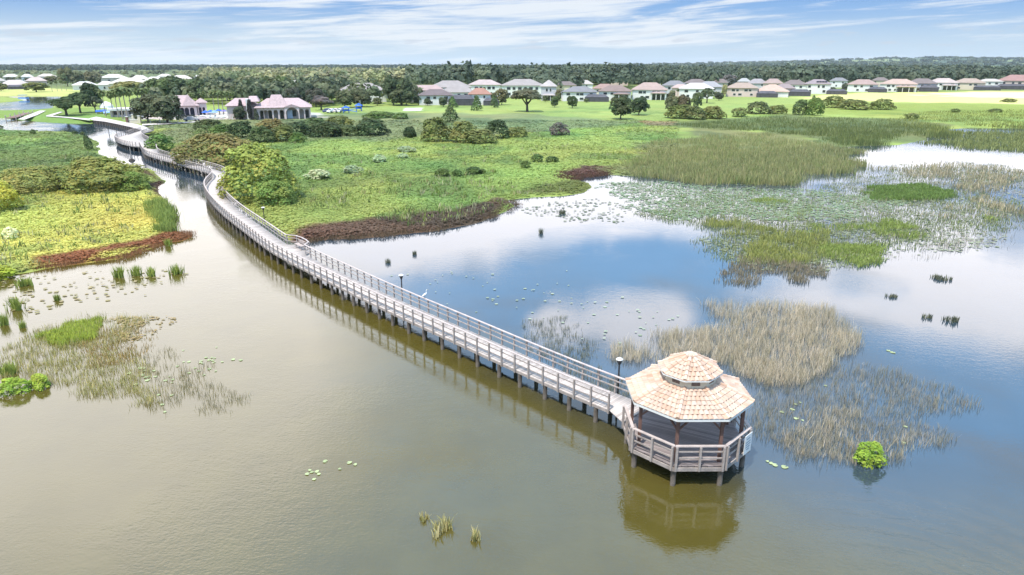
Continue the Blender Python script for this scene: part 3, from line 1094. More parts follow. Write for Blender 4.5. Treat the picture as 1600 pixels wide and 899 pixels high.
# ------------------------------------------------------------------ reeds
def reeds(name, x, y, z, h, col, blades, spread, wid, lean=0.25, label=None, kind='stuff'):
    n = len(x)
    V, K = [], []
    for k in range(blades):
        ox = rng.normal(size=n) * spread
        oy = rng.normal(size=n) * spread
        hh = h * rng.uniform(0.55, 1.15, n)
        a = rng.uniform(0, 2 * math.pi, n)
        w = wid * rng.uniform(0.7, 1.3, n)
        wx, wy = np.cos(a) * w / 2, np.sin(a) * w / 2
        lx = rng.normal(size=n) * lean * hh
        ly = rng.normal(size=n) * lean * hh
        bx, by = x + ox, y + oy
        p = np.stack([np.stack([bx - wx, by - wy, z], -1), np.stack([bx + wx, by + wy, z], -1),
                      np.stack([bx + lx * .4 + wx * .8, by + ly * .4 + wy * .8, z + hh * .6], -1), np.stack([bx + lx * .4 - wx * .8, by + ly * .4 - wy * .8, z + hh * .6], -1),
                      np.stack([bx + lx + wx * .15, by + ly + wy * .15, z + hh], -1), np.stack([bx + lx - wx * .15, by + ly - wy * .15, z + hh], -1)], 1)
        V.append(p)
        kk = col * rng.uniform(0.7, 1.3, (n, 1))
        K.append(np.repeat(kk[:, None, :], 6, 1))
    V = np.concatenate(V).reshape(-1, 3)
    K = np.concatenate(K).reshape(-1, 3)
    m = len(V) // 6
    b = (np.arange(m) * 6)[:, None]
    f = np.concatenate([b + np.array([[0, 1, 2, 3]]), b + np.array([[3, 2, 4, 5]])])
    o = link(name, np_mesh(name, V, f, np.clip(K, 0, .9), M_REED))
    tag(o, label, None, None, kind)
    return o
def pick(poly, n, dens=None, feather=1.0, seed=60, nsc=2.5, thr=0.45):
    """random points inside a pixel polygon, thinned by noise so that the stand is patchy"""
    P = np.array(poly)
    x, y = in_px(n, (P[:, 0].min(), P[:, 0].max(), P[:, 1].min(), P[:, 1].max()), 0.0)
    s = sdf(x, y, W(poly)) + (fbm(x, y, 4.0 * feather, seed + 3, 3) - 0.5) * 5 * feather
    nz = fbm(x, y, nsc, seed, 3)
    ok = (s > 0) & (nz + np.clip(s / (4 * feather), 0, 1) * 0.25 > thr + rng.uniform(-.12, .12, n))
    return x[ok], y[ok]
def tone(n, a, b, r=rng):
    k = r.random((n, 1))
    return np.array(a) * k + np.array(b) * (1 - k)

TAN_A, TAN_B = (0.74, 0.61, 0.46), (0.42, 0.36, 0.22)
GRY_A, GRY_B = (0.44, 0.37, 0.28), (0.26, 0.25, 0.16)
def stand(name, poly, n, h, ca, cb, blades, spread, wid, label, seed, nsc=2.5, thr=0.45, feather=1.0, zb=-0.05, lean=0.22):
    x, y = pick(poly, n, None, feather, seed, nsc, thr)
    return reeds(name, x, y, np.full(len(x), zb), h * (0.7 + 0.6 * fbm(x, y, 3.0, seed + 7, 2)), tone(len(x), ca, cb), blades, spread, wid, lean, label)
stand('dry_reeds', [(940, 545), (1000, 522), (1080, 520), (1120, 480), (1200, 472), (1290, 480), (1345, 515), (1330, 555), (1270, 585), (1215, 605), (1160, 590), (1100, 560), (1010, 575), (950, 570)],
      6200, 0.80, TAN_A, TAN_B, 5, 0.15, 0.024, 'dense tan reeds standing in the water behind the gazebo', 51, 2.2, 0.47, 0.8)
stand('sparse_reeds', [(1130, 560), (1300, 560), (1400, 575), (1480, 600), (1545, 650), (1500, 700), (1430, 705), (1330, 728), (1240, 715), (1185, 660), (1180, 600)],
      4000, 0.46, GRY_A, GRY_B, 4, 0.15, 0.019, 'thin grey green reeds scattered in the water right of the gazebo', 52, 2.6, 0.53, 0.9)
stand('tan_reed_fringe', [(1195, 665), (1260, 640), (1330, 640), (1340, 690), (1440, 680), (1470, 700), (1330, 728), (1240, 715)],
      850, 0.55, TAN_A, TAN_B, 4, 0.12, 0.022, 'tan reeds along the front of the stand right of the gazebo', 53, 1.4, 0.46, 0.4)
stand('pond_weeds', [(815, 505), (880, 495), (900, 525), (960, 560), (1000, 600), (960, 625), (900, 590), (820, 545)],
      2300, 0.35, (0.30, 0.28, 0.2), (0.2, 0.2, 0.12), 4, 0.10, 0.022, 'low dark weeds breaking the pond surface behind the boardwalk', 54, 1.6, 0.52, 0.6)
stand('left_marsh_grass', [(0, 600), (20, 540), (60, 510), (140, 488), (215, 500), (190, 545), (240, 580), (290, 615), (225, 635), (130, 620), (60, 590)],
      3000, 0.42, (0.62, 0.5, 0.22), (0.40, 0.38, 0.13), 5, 0.16, 0.026, 'mixed yellow and brown marsh grass in the shallow water on the left', 55, 2.2, 0.48, 0.8)
stand('thin_left_grass', [(200, 560), (260, 545), (345, 575), (392, 622), (330, 645), (235, 642), (210, 610)], 900, 0.34, (0.50, 0.40, 0.26), (0.34, 0.30, 0.16), 4, 0.13, 0.022,
      'thin brownish grass trailing off to the right of the left shallows', 36, 2.0, 0.52, 0.8)
stand('orange_weeds', [(120, 525), (190, 505), (250, 520), (215, 570), (150, 575)], 900, 0.26, (0.55, 0.36, 0.14), (0.36, 0.26, 0.10), 5, 0.15, 0.03,
      'orange brown weeds in the middle of the left shallows', 35, 2.0, 0.46, 0.6)
stand('green_sedge', [(55, 525), (110, 500), (165, 498), (150, 530), (90, 545)], 2200, 0.4, (0.50, 0.55, 0.09), (0.38, 0.44, 0.08), 6, 0.14, 0.035,
      'bright yellow green sedge patch in the left shallows', 56, 2.0, 0.34, 0.5)
stand('reed_bed', [(956, 275), (1000, 236), (1095, 212), (1200, 213), (1330, 238), (1366, 262), (1300, 273), (1245, 291), (1130, 290), (1000, 282)],
      15000, 1.35, (0.42, 0.37, 0.18), (0.20, 0.25, 0.08), 4, 0.6, 0.10, 'tall olive tan reed bed on the far side of the pond', 57, 7.0, 0.47, 3.5, -0.02, 0.16)
stand('dark_reed_bed', [(1060, 199), (1200, 185), (1360, 190), (1470, 198), (1490, 208), (1420, 226), (1330, 229), (1200, 206), (1100, 206)],
      8000, 1.5, (0.22, 0.24, 0.085), (0.11, 0.15, 0.05), 4, 0.8, 0.14, 'dark green reed belt in front of the pale field', 58, 10.0, 0.44, 4.0, 0.1, 0.14)
stand('olive_reeds', [(1380, 190), (1450, 178), (1640, 176), (1640, 205), (1505, 199), (1470, 212)], 5000, 1.3, (0.32, 0.33, 0.10), (0.20, 0.23, 0.07), 4, 0.8, 0.2,
      'olive reeds running off to the right edge of the marsh', 59, 12.0, 0.46, 4.0, 0.1, 0.14)
stand('marsh_mat_grass', [(1080, 345), (1160, 335), (1245, 345), (1295, 360), (1275, 395), (1240, 412), (1180, 405), (1120, 380)], 4400, 0.6, (0.38, 0.37, 0.11), (0.24, 0.27, 0.08), 5, 0.3, 0.07,
      'olive grass mat floating at the right end of the pond', 61, 5.0, 0.58, 3.0)
stand('bright_grass_island', [(1343, 303), (1360, 292), (1430, 287), (1490, 301), (1470, 313), (1380, 312)], 3600, 0.5, (0.21, 0.30, 0.08), (0.15, 0.22, 0.06), 6, 0.35, 0.10,
      'bright green grass island among the lily pads', 62, 5.0, 0.34, 1.4)
for i, pl in enumerate(([(1165, 318), (1200, 310), (1240, 318), (1215, 327)], [(1285, 400), (1310, 390), (1375, 402), (1360, 418), (1300, 414)], [(1280, 392), (1300, 384), (1378, 388), (1365, 397)],
                        [(1310, 352), (1380, 345), (1445, 355), (1440, 375), (1360, 372)], [(1225, 352), (1300, 338), (1345, 350), (1300, 368)], [(1380, 350), (1420, 343), (1460, 352), (1410, 358)], [(1450, 345), (1530, 335), (1560, 348), (1480, 362)])):
    stand('grass_patch', pl, 800, 0.45, (0.34, 0.40, 0.10), (0.23, 0.29, 0.08), 5, 0.3, 0.08, 'low green grass patches in the marsh at the right', 50 + i, 5.0, 0.54, 2.2)
stand('brown_marsh_weeds', [(1090, 430), (1150, 400), (1290, 415), (1260, 440), (1200, 440), (1130, 450)], 1700, 0.5, (0.36, 0.28, 0.20), (0.22, 0.2, 0.11), 4, 0.25, 0.05,
      'thin brown weeds at the pond edge of the marsh', 48, 3.0, 0.5, 1.0)
stand('pale_reeds', [(1360, 265), (1480, 255), (1600, 258), (1640, 290), (1600, 330), (1520, 350), (1440, 340), (1500, 310), (1480, 290)], 3400, 0.8, (0.58, 0.47, 0.31), (0.33, 0.3, 0.16), 4, 0.5, 0.10,
      'pale thin reeds in the shallows at the right edge', 47, 6.0, 0.54, 2.5)
stand('far_marsh_tufts', [(1440, 225), (1480, 206), (1640, 207), (1640, 240), (1540, 236)], 2600, 0.8, (0.32, 0.33, 0.12), (0.2, 0.23, 0.08), 4, 0.8, 0.16,
      'scattered green tufts in the far shallows', 46, 10.0, 0.46, 1.5)
stand('red_shore_plants', [(45, 425), (120, 413), (187, 405), (240, 388), (304, 369), (270, 362), (215, 377), (150, 392), (90, 400)], 7000, 0.32, (0.40, 0.19, 0.09), (0.25, 0.13, 0.06), 5, 0.22, 0.045,
      'rust red plants along the lower edge of the left meadow', 45, 3.0, 0.32, 0.8, 0.1)
stand('brown_shore_plants', [(465, 383), (560, 376), (690, 364), (800, 330), (815, 318), (780, 311), (730, 327), (640, 345), (540, 357)], 9000, 0.35, (0.215, 0.135, 0.085), (0.13, 0.10, 0.055), 5, 0.25, 0.05,
      'dark rust brown plants along the pond shore', 44, 3.0, 0.32, 0.8, 0.1)
stand('maroon_shore_plants', [(870, 281), (905, 284), (955, 275), (958, 264), (905, 263), (875, 271)], 1500, 0.45, (0.19, 0.09, 0.07), (0.11, 0.075, 0.045), 5, 0.35, 0.10,
      'maroon plants on the small shore point of the pond', 43, 4.0, 0.25, 0.8, 0.15)
stand('bank_reeds', [(230, 325), (258, 315), (270, 345), (273, 365), (255, 368), (240, 350)], 800, 1.2, (0.34, 0.40, 0.11), (0.2, 0.26, 0.06), 6, 0.3, 0.08, 'green reeds on the channel bank of the left meadow', 42, 4.0, 0.35, 0.8, 0.1)

MARSH = [(960, 288), (1130, 291), (1250, 292), (1380, 262), (1450, 250), (1620, 262), (1640, 330), (1560, 372), (1440, 402), (1290, 425), (1150, 415), (1060, 350), (985, 340)]
stand('marsh_patchwork', MARSH, 17000, 0.32, (0.34, 0.36, 0.14), (0.18, 0.22, 0.08), 4, 0.40, 0.06, 'loose olive grass breaking up the shallow marsh at the right', 34, 8.0, 0.55, 2.0)
stand('marsh_stems', MARSH, 7000, 0.5, (0.50, 0.42, 0.32), (0.34, 0.29, 0.2), 3, 0.5, 0.035, 'thin dead stems scattered through the shallow marsh at the right', 33, 11.0, 0.50, 2.0)
# taller weeds standing out of the herb cover
wx, wy = [], []
for bx, n in (((-60, 270, 210, 425), 700), ((230, 1050, 195, 375), 3200)):
    a, b = in_px(n, bx, 0.4)
    wx.append(a); wy.append(b)
wx, wy = np.concatenate(wx), np.concatenate(wy)
ok = (land_sd(wx, wy) > 1.5) & (fbm(wx, wy, 12.0, 31, 3) > 0.48)
wx, wy = wx[ok], wy[ok]
wc = np.array([(0.20, 0.26, 0.06), (0.30, 0.27, 0.12), (0.12, 0.16, 0.05), (0.38, 0.36, 0.2), (0.24, 0.30, 0.08)])[rng.integers(0, 5, len(wx))]
reeds('tall_weeds', wx, wy, ground_z(wx, wy), 0.45 + 0.5 * fbm(wx, wy, 5, 30, 2), wc, 6, 0.30, 0.13, 0.30, 'taller weeds and stems standing out of the marsh meadows')
# lily pads: a field of them at the back of the pond
def pad_field(name, poly, n, size, ca, cb, label, seed, nsc, thr):
    x, y = pick(poly, n, None, 1.5, seed, nsc, thr)
    m = len(x)
    a = rng.uniform(0, 6.28, (m, 1)) + np.arange(6)[None] * math.pi / 3
    s = size * rng.uniform(0.5, 1.2, (m, 1))
    tz = rng.normal(size=(m, 1)) * 0.10
    v = np.stack([x[:, None] + np.cos(a) * s, y[:, None] + np.sin(a) * s * 0.92, 0.03 + rng.uniform(0, 0.05, (m, 1)) + np.abs(tz) * s * (1 + np.cos(a)) * 0.5], -1).reshape(-1, 3)
    c = np.repeat(tone(m, ca, cb), 6, axis=0)
    o = link(name, np_mesh(name, v, np.arange(m * 6).reshape(-1, 6), c, M_REED))
    tag(o, label, None, None, 'stuff')
pad_field('lily_pad_field', [(925, 287), (985, 283), (1130, 293), (1250, 294), (1400, 306), (1420, 330), (1290, 345), (1150, 345), (1060, 345), (990, 325)], 8000, 0.26, (0.30, 0.38, 0.24), (0.14, 0.20, 0.09),
          'grey green lily pads crowding the far end of the pond', 41, 4.0, 0.54)
pad_field('marsh_pads', MARSH, 7000, 0.22, (0.36, 0.38, 0.26), (0.16, 0.18, 0.10), 'small pads and floating leaves between the grass patches at the right', 32, 8.0, 0.52)
pad_field('floating_pads', [(800, 330), (870, 318), (960, 300), (1010, 330), (960, 350), (840, 345)], 520, 0.24, (0.22, 0.26, 0.16), (0.10, 0.12, 0.08), 'small dark pads scattered over the pond', 40, 6.0, 0.55)
pad_field('pad_scatter', [(560, 430), (900, 400), (1100, 520), (960, 580), (820, 540), (690, 480)], 300, 0.15, (0.42, 0.48, 0.36), (0.30, 0.36, 0.25), 'few pale pads floating on the open pond', 39, 7.0, 0.58)
pad_field('shallow_debris', [(0, 440), (260, 410), (300, 440), (180, 480), (0, 500)], 420, 0.20, (0.42, 0.33, 0.18), (0.30, 0.27, 0.10), 'brown floating plant litter in the left shallows', 38, 5.0, 0.52)
pad_field('brown_float', [(150, 530), (180, 495), (275, 500), (270, 520), (200, 560)], 1500, 0.12, (0.44, 0.31, 0.15), (0.32, 0.26, 0.11), 'brown floating leaves in the left shallows', 37, 1.6, 0.44)

# ------------------------------------------------------------------ shrubs and trees: unit meshes, shared by their copies
def lobes_cloud(lobes, n, leaf, seed, shell=(0.80, 1.04), flat=0.6, up=0.25):
    """leaf sprays over a group of ellipsoid lobes (cx,cy,cz,rx,ry,rz); every lobe has its own tone"""
    r = np.random.default_rng(seed)
    L = np.array(lobes, dtype=float)
    area = (L[:, 3] * L[:, 4] + L[:, 3] * L[:, 5] + L[:, 4] * L[:, 5])
    cnt = np.maximum(8, (n * area / area.sum())).astype(int)
    C, Nn, K = [], [], []
    for (cx, cy, cz, rx, ry, rz), m in zip(L, cnt):
        u = unit(r.normal(size=(m, 3)))
        u[:, 2] = np.where(u[:, 2] < -0.35, -u[:, 2], u[:, 2])
        # lumpy outline
        k = r.uniform(*shell, (m, 1)) + 0.10 * np.sin(u @ r.normal(size=3) * 4 + r.uniform(0, 6))[:, None] + 0.07 * np.sin(u @ r.normal(size=3) * 9)[:, None]
        p = u * k * np.array([rx, ry, rz]) + np.array([cx, cy, cz])
        tone_ = r.uniform(0.80, 1.22)
        warm = r.uniform(0.9, 1.15)
        kk = np.ones((m, 3)) * tone_ * r.uniform(0.84, 1.18, (m, 1))
        kk[:, 0] *= warm * r.uniform(0.93, 1.10, m)
        C.append(p)
        Nn.append(u * flat * 1.6 + r.normal(size=(m, 3)) * 0.30 + np.array([0, 0, up]))
        K.append(kk)
    C, Nn, K = np.concatenate(C), np.concatenate(Nn), np.concatenate(K)
    keep = C[:, 2] > 0.0
    # drop sprays deep inside a neighbouring lobe
    for (cx, cy, cz, rx, ry, rz) in L:
        q = ((C - np.array([cx, cy, cz])) / np.array([rx, ry, rz]))
        keep &= (np.einsum('ij,ij->i', q, q) > 0.62)
    C, Nn, K = C[keep], Nn[keep], K[keep]
    return cards(C, Nn, leaf * r.uniform(0.6, 1.4, len(C)), K, r)
def bush_mesh(name, seed, n, leaf, nl=9, wide=0.32):
    """unit shrub: about 1 wide, 1 deep, 1 high"""
    r = random.Random(seed)
    L = [(0, 0, 0.40, 0.34, 0.34, 0.52)]
    for i in range(nl):
        a = 2 * math.pi * i / nl + r.uniform(-.3, .3)
        d = r.uniform(0.16, wide)
        q = r.uniform(0.14, 0.23)
        zc = r.uniform(0.10, 0.20) if i % 2 else r.uniform(0.34, 0.62) * (1 - 0.6 * d)
        L.append((math.cos(a) * d, math.sin(a) * d, zc, q, q, q * r.uniform(1.0, 1.6)))
    for i in range(nl // 2):
        a = r.uniform(0, 6.28)
        d = r.uniform(0.05, 0.26)
        q = r.uniform(0.10, 0.17)
        L.append((math.cos(a) * d, math.sin(a) * d, r.uniform(0.62, 0.82), q, q, q))
    v, f, c = lobes_cloud(L, n, leaf, seed)
    return np_mesh(name, v, f, c, M_LEAF)
BIG_BUSH = [bush_mesh('shrub', 100 + i, 12000, 0.028, 18, 0.36) for i in range(3)]
BUSH = [bush_mesh('shrub', 110 + i, 4200, 0.048, 12) for i in range(4)]
TINY = [bush_mesh('shrub', 120 + i, 900, 0.085, 7) for i in range(3)]

def crown_mesh(seed, n, leaf, kind):
    r = random.Random(seed)
    L = []
    if kind == 'oak':           # broad, flat topped, open below
        for i in range(15):
            a = 2 * math.pi * i / 15 * 2.4 + r.uniform(-.3, .3)
            d = r.uniform(0.05, 0.34)
            q = r.uniform(0.13, 0.20)
            L.append((math.cos(a) * d, math.sin(a) * d, 0.76 - d * d * 1.9 + r.uniform(-.10, .05), q, q, q * r.uniform(0.75, 1.0)))
    elif kind == 'round':
        for i in range(13):
            a = i * 2.4
            z = 0.22 + 0.62 * i / 13
            d = 0.30 * math.sin(math.pi * min(1, max(0.12, (z - 0.02) / 0.98))) * r.uniform(0.6, 1.1)
            q = r.uniform(0.16, 0.22)
            L.append((math.cos(a) * d, math.sin(a) * d, z, q, q, q))
    elif kind == 'cone':
        for i in range(14):
            a = i * 2.4
            z = 0.12 + 0.76 * i / 14
            d = 0.30 * (1 - z) * r.uniform(0.6, 1.1)
            q = 0.09 + 0.20 * (1 - z)
            L.append((math.cos(a) * d, math.sin(a) * d, z, q, q, q * 0.9))
    elif kind == 'column':
        for i in range(10):
            z = 0.08 + 0.82 * i / 10
            q = 0.36 * math.sin(math.pi * (0.12 + 0.80 * z)) + 0.06
            L.append((r.uniform(-.06, .06), r.uniform(-.06, .06), z, q, q, 0.10))
    v, f, c = lobes_cloud(L, n, leaf, seed)
    return np_mesh('crown', v, f, c, M_LEAF)
def trunk_mesh(seed, kind):
    r = random.Random(seed)
    mb = MB()
    if kind == 'oak':
        mb.tube([(0, 0, -0.06), (0.005, 0, 0.02), (0.01, 0, 0.25), (0.0, 0.01, 0.40)], [0.05, 0.036, 0.028, 0.024], 7)
        for i in range(7):
            a = i * 0.9 + r.uniform(-.2, .2)
            d = r.uniform(0.16, 0.30)
            mb.tube([(0.005, 0, 0.24 + 0.015 * i), (math.cos(a) * d * .5, math.sin(a) * d * .5, 0.44), (math.cos(a) * d, math.sin(a) * d, 0.66)], [0.022, 0.014, 0.006], 5)
    else:
        mb.tube([(0, 0, -0.05), (0, 0, 0.02), (0.005, 0, 0.35), (0, 0, 0.86)], [0.036, 0.028, 0.020, 0.006], 7)
        for i in range(6):
            a = i * 1.1
            z = 0.18 + 0.09 * i
            mb.tube([(0, 0, z), (math.cos(a) * .22, math.sin(a) * .22, z + 0.14)], [0.012, 0.004], 5)
    return mb.mesh('trunk', M_BARK)
CROWN = {'oak': [crown_mesh(200 + i, 5000, 0.046, 'oak') for i in range(3)], 'round': [crown_mesh(210 + i, 4200, 0.055, 'round') for i in range(3)],
         'cone': [crown_mesh(220, 1700, 0.060, 'cone')], 'column': [crown_mesh(230, 1100, 0.10, 'column')]}
TRUNK = {'oak': [trunk_mesh(1, 'oak')], 'round': [trunk_mesh(2, 'x')], 'cone': [trunk_mesh(3, 'x')], 'column': [trunk_mesh(4, 'x')]}
def palm_meshes(seed):
    r = random.Random(seed)
    t_ = MB()
    t_.tube([(0, 0, -0.4), (0.1, 0, 3.0), (0.0, 0.08, 6.5), (0.05, 0.05, 9.0)], [0.24, 0.17, 0.15, 0.17], 8)
    V, F, K = [], [], []
    nf = 30
    for i in range(nf):
        a = i * 2.4
        el0 = -0.7 + 1.9 * (i / nf)
        Lg = 2.5 * r.uniform(0.8, 1.1)
        p = Vector((0.05, 0.05, 9.0))
        e = el0
        d = Vector((math.cos(a), math.sin(a), 0))
        s = Vector((-math.sin(a), math.cos(a), 0))
        ring = []
        for k in range(6):
            w = 0.55 * math.sin(math.pi * (0.14 + 0.80 * k / 5))
            drop = Vector((0, 0, -0.30 * w))
            ring.append((p - s * w + drop, p, p + s * w + drop))
            p = p + (d * math.cos(e) + Vector((0, 0, 1)) * math.sin(e)) * (Lg / 5)
            e -= 0.34
        tn = r.uniform(0.75, 1.25)
        for k in range(5):
            for q in (0, 1):
                n = len(V)
                V += [ring[k][q], ring[k][q + 1], ring[k + 1][q + 1], ring[k + 1][q]]
                F.append((n, n + 1, n + 2, n + 3))
                K += [(tn * r.uniform(.8, 1.2), tn, tn * 0.9)] * 4
    me = np_mesh('fronds', np.array([tuple(v) for v in V]), F, K, M_LEAF)
    return t_.mesh('trunk', M_PALMTRUNK), me
PALM = [palm_meshes(300 + i) for i in range(2)]

DKG, MDG, GRN, OLV, YEL, GRY, BRN = (0.040, 0.062, 0.022), (0.070, 0.098, 0.034), (0.095, 0.150, 0.036), (0.125, 0.140, 0.040), (0.27, 0.29, 0.05), (0.115, 0.105, 0.085), (0.145, 0.132, 0.044)
BLU = (0.050, 0.075, 0.045)
_vi = [0]
LIFT = 1.0
def setcol(o, c, k=1.0):
    k *= LIFT
    o.color = (min(1, c[0] * k), min(1, c[1] * k), min(1, c[2] * k), 1)
def place_scale(x0, x1, ytop, ybase, zb=None):
    cx = (x0 + x1) / 2
    z0 = 0.7 if zb is None else zb
    x, y = un(cx, ybase, z0)
    z = float(ground_z(np.array([x]), np.array([y]))[0]) if zb is None else zb
    s = mpp(x, y)
    w = (x1 - x0) * s
    # height from the sight lines: the top of the thing is seen above its base
    h = (ybase - ytop) * s / max(0.5, math.cos(math.atan2(CAMH, y)))
    return x, y, z, w, h
def tree(kind, x0, x1, ytop, ybase, col, label, group=None, name=None, cat='tree'):
    x, y, z, w, h = place_scale(x0, x1, ytop, ybase)
    _vi[0] += 1
    k = _vi[0]
    nm = name or {'oak': 'oak_tree', 'round': 'leafy_tree', 'cone': 'conical_tree', 'column': 'cypress_tree'}[kind]
    r = tag(empty(nm, (x, y, z), 1.7 * k), label, cat, group)
    r.scale = (w * 1.05, w * 1.05, h * 1.02)
    c = link('crown', CROWN[kind][k % len(CROWN[kind])], r)
    setcol(c, col, 1.7)
    link('trunk', TRUNK[kind][0], r)
    return r
def palm(px, ytop, ybase, label, group=None, col=(0.10, 0.125, 0.05), wd=1.0):
    x, y, z, w, h = place_scale(px - 5, px + 5, ytop, ybase)
    _vi[0] += 1
    t_, fr = PALM[_vi[0] % 2]
    r = tag(empty('palm_tree', (x, y, z), _vi[0] * 1.3), label, 'palm tree', group)
    s = h / 10.2
    r.scale = (s * wd, s * wd, s)
    f = link('fronds', fr, r)
    setcol(f, col, 1.5)
    link('trunk', t_, r)
def bush(x0, x1, ytop, ybase, col, label, group=None, big=False, zb=None, name='shrub', tiny=False, depth=1.0):
    x, y, z, w, h = place_scale(x0, x1, ytop, ybase, zb)
    _vi[0] += 1
    lst = BIG_BUSH if big else TINY if tiny else BUSH
    y2 = y + w * 0.38 * depth
    # the front of the mound is what meets the ground at ybase
    o = link(name, lst[_vi[0] % len(lst)], None, (x * y2 / y, y2, z - 0.05 if zb is None else zb), 1.9 * _vi[0])
    h2 = h * 1.06
    o.scale = (w * 1.06, w * 1.06 * depth, max(h2, 0.20 * w))
    setcol(o, col, 1.55)
    tag(o, label, 'shrub', group)
    return o
# --- the big shrubs beside the boardwalk and on the left meadow
bush(343, 470, 229, 316, (0.21, 0.235, 0.05), 'large yellow green shrub mound pressing against the boardwalk bend', big=True)
bush(395, 462, 282, 321, (0.15, 0.205, 0.05), 'fresh green shrub leaning out from the yellow green mound at the boardwalk bend', big=True)
bush(282, 402, 206, 262, (0.165, 0.145, 0.05), 'large brownish orange shrub mound behind the yellow green one at the boardwalk', big=True)
bush(272, 310, 216, 252, (0.19, 0.23, 0.06), 'pale green shrub at the left foot of the brownish mound', big=True)
bush(226, 275, 205, 236, (0.09, 0.15, 0.035), 'low green shrub on the marsh beside the far curve of the boardwalk')
bush(92, 222, 247, 298, (0.170, 0.182, 0.045), 'wide olive brown shrub mound in the middle of the left meadow', big=True)
bush(175, 238, 268, 296, (0.15, 0.20, 0.045), 'low green skirt of shrub right of the olive mound in the left meadow', big=True)
bush(0, 92, 264, 302, (0.20, 0.20, 0.055), 'low rounded olive shrub left of the brown mound', big=True)
bush(-45, 34, 283, 332, (0.34, 0.33, 0.05), 'bright yellow shrub cut by the left edge beside the meadow', big=True)
bush(-40, 24, 403, 431, (0.22, 0.27, 0.03), 'bright lime bush at the lower left corner of the left meadow')
bush(5, 28, 351, 372, (0.46, 0.50, 0.28), 'small white flowering bush in the yellow meadow', tiny=True)
for i, (a, b, c, d, L) in enumerate(((132, 147, 216, 233, 'small dark bush on the left bank near the channel pole'), (130, 140, 211, 221, 'very small grey bush at the tip of the left meadow'),
        (-4, 6, 196, 203, 'dark bush on the far shore cut by the left edge'), (47, 58, 203, 210, 'small paired bush on the upper shore of the left meadow'), (112, 121, 203, 209, 'small round bush near the tip of the left meadow, the left of two'),
        (125, 133, 203, 209, 'small round bush near the tip of the left meadow, the right of two'))):
    bush(a, b, c, d, (0.06, 0.085, 0.03), L, 'small bushes on the left bank', tiny=True)
# --- shrub thicket between the clubhouse and the meadow
TH = [(300, 352, 186, 208, MDG), (330, 372, 195, 214, GRN), (352, 400, 190, 216, DKG), (384, 432, 198, 222, MDG), (398, 452, 186, 208, BRN), (425, 470, 196, 220, OLV), (440, 492, 190, 212, DKG),
      (470, 515, 184, 206, MDG), (484, 540, 190, 214, DKG), (505, 555, 182, 202, OLV), (520, 566, 195, 212, MDG), (550, 612, 188, 212, DKG), (566, 620, 177, 186, GRN), (612, 640, 178, 187, GRN), (628, 650, 198, 214, DKG),
      (302, 330, 200, 220, (0.14, 0.17, 0.055)), (560, 588, 184, 194, MDG), (452, 480, 206, 222, GRN)]
WH = ['leftmost, right behind the white fence', 'in front of the white fence, second row', 'dark one below the pool umbrellas', 'at the front below the clubhouse corner', 'brown one before the clubhouse arcade', 'olive one in front of the brown one',
      'dark one below the arched porch', 'behind, right below the porch', 'dark wide one in the middle', 'olive one below the round greyish tree', 'in front, under the playground', 'darkest and widest at the right end',
      'long low one below the playground lawn', 'small one below the lawn', 'small dark one standing apart at the right end', 'pale one beside the brownish mound', 'small one between the dark wide pair', 'bright one at the front edge']
for (a, b, c, d, k), L in zip(TH, WH):
    bush(a, b, c, d, k, 'shrub of the thicket below the clubhouse, ' + L, 'shrub thicket below the clubhouse')
# --- cluster in the middle of the marsh
for a, b, c, d, k, L in ((652, 706, 182, 221, OLV, 'tall rounded olive shrub, leftmost of the cluster in the middle of the meadow'), (700, 750, 190, 222, (0.14, 0.15, 0.045), 'rounded shrub second from the left in the meadow cluster'),
        (718, 780, 202, 224, (0.13, 0.16, 0.05), 'low spreading shrub at the front of the meadow cluster'), (757, 800, 188, 216, DKG, 'darkest shrub of the meadow cluster, right of centre'),
        (790, 828, 198, 214, OLV, 'small olive shrub at the right end of the meadow cluster'), (855, 889, 191, 211, GRY, 'lone round grey green bush right of the meadow cluster'),
        (630, 652, 196, 213, DKG, 'small dark bush left of the meadow cluster')):
    bush(a, b, c, d, k, L, 'shrub cluster in the meadow')
tree('cone', 688, 720, 166, 191, MDG, 'dense green bushy tree rising behind the left of the meadow shrubs')
for i, (a, b, c, d, L) in enumerate(((678, 705, 262, 275, 'dark low shrub, left of the pair in the green meadow'), (705, 725, 263, 274, 'dark low shrub, middle of the green meadow'), (724, 757, 259, 271, 'dark low shrub, right of the pair in the green meadow'),
        (812, 830, 250, 262, 'tiny dark shrub on the meadow left of the three'), (828, 852, 240, 252, 'dark spreading shrub in the meadow below the round bush'), (850, 874, 243, 253, 'small dark shrub at the right end of the meadow row'), (746, 760, 262, 270, 'tiny dark shrub at the end of the low pair'))):
    bush(a, b, c, d, (0.06, 0.095, 0.025), L, 'low dark shrubs in the meadow', tiny=True)
for i, (a, b, c, d, L) in enumerate(((580, 607, 240, 252, 'pale white flowering bush in the upper meadow'), (533, 566, 257, 270, 'pale grey green bush above the shrub mound'), (476, 520, 265, 280, 'pale bush right beside the yellow green mound'), (620, 640, 238, 246, 'tiny pale flowering bush in the upper meadow'),
        (618, 650, 228, 237, 'pale loose bush in the meadow below the dark thicket end'))):
    bush(a, b, c, d, (0.26, 0.31, 0.17), L, 'pale flowering bushes', tiny=True)
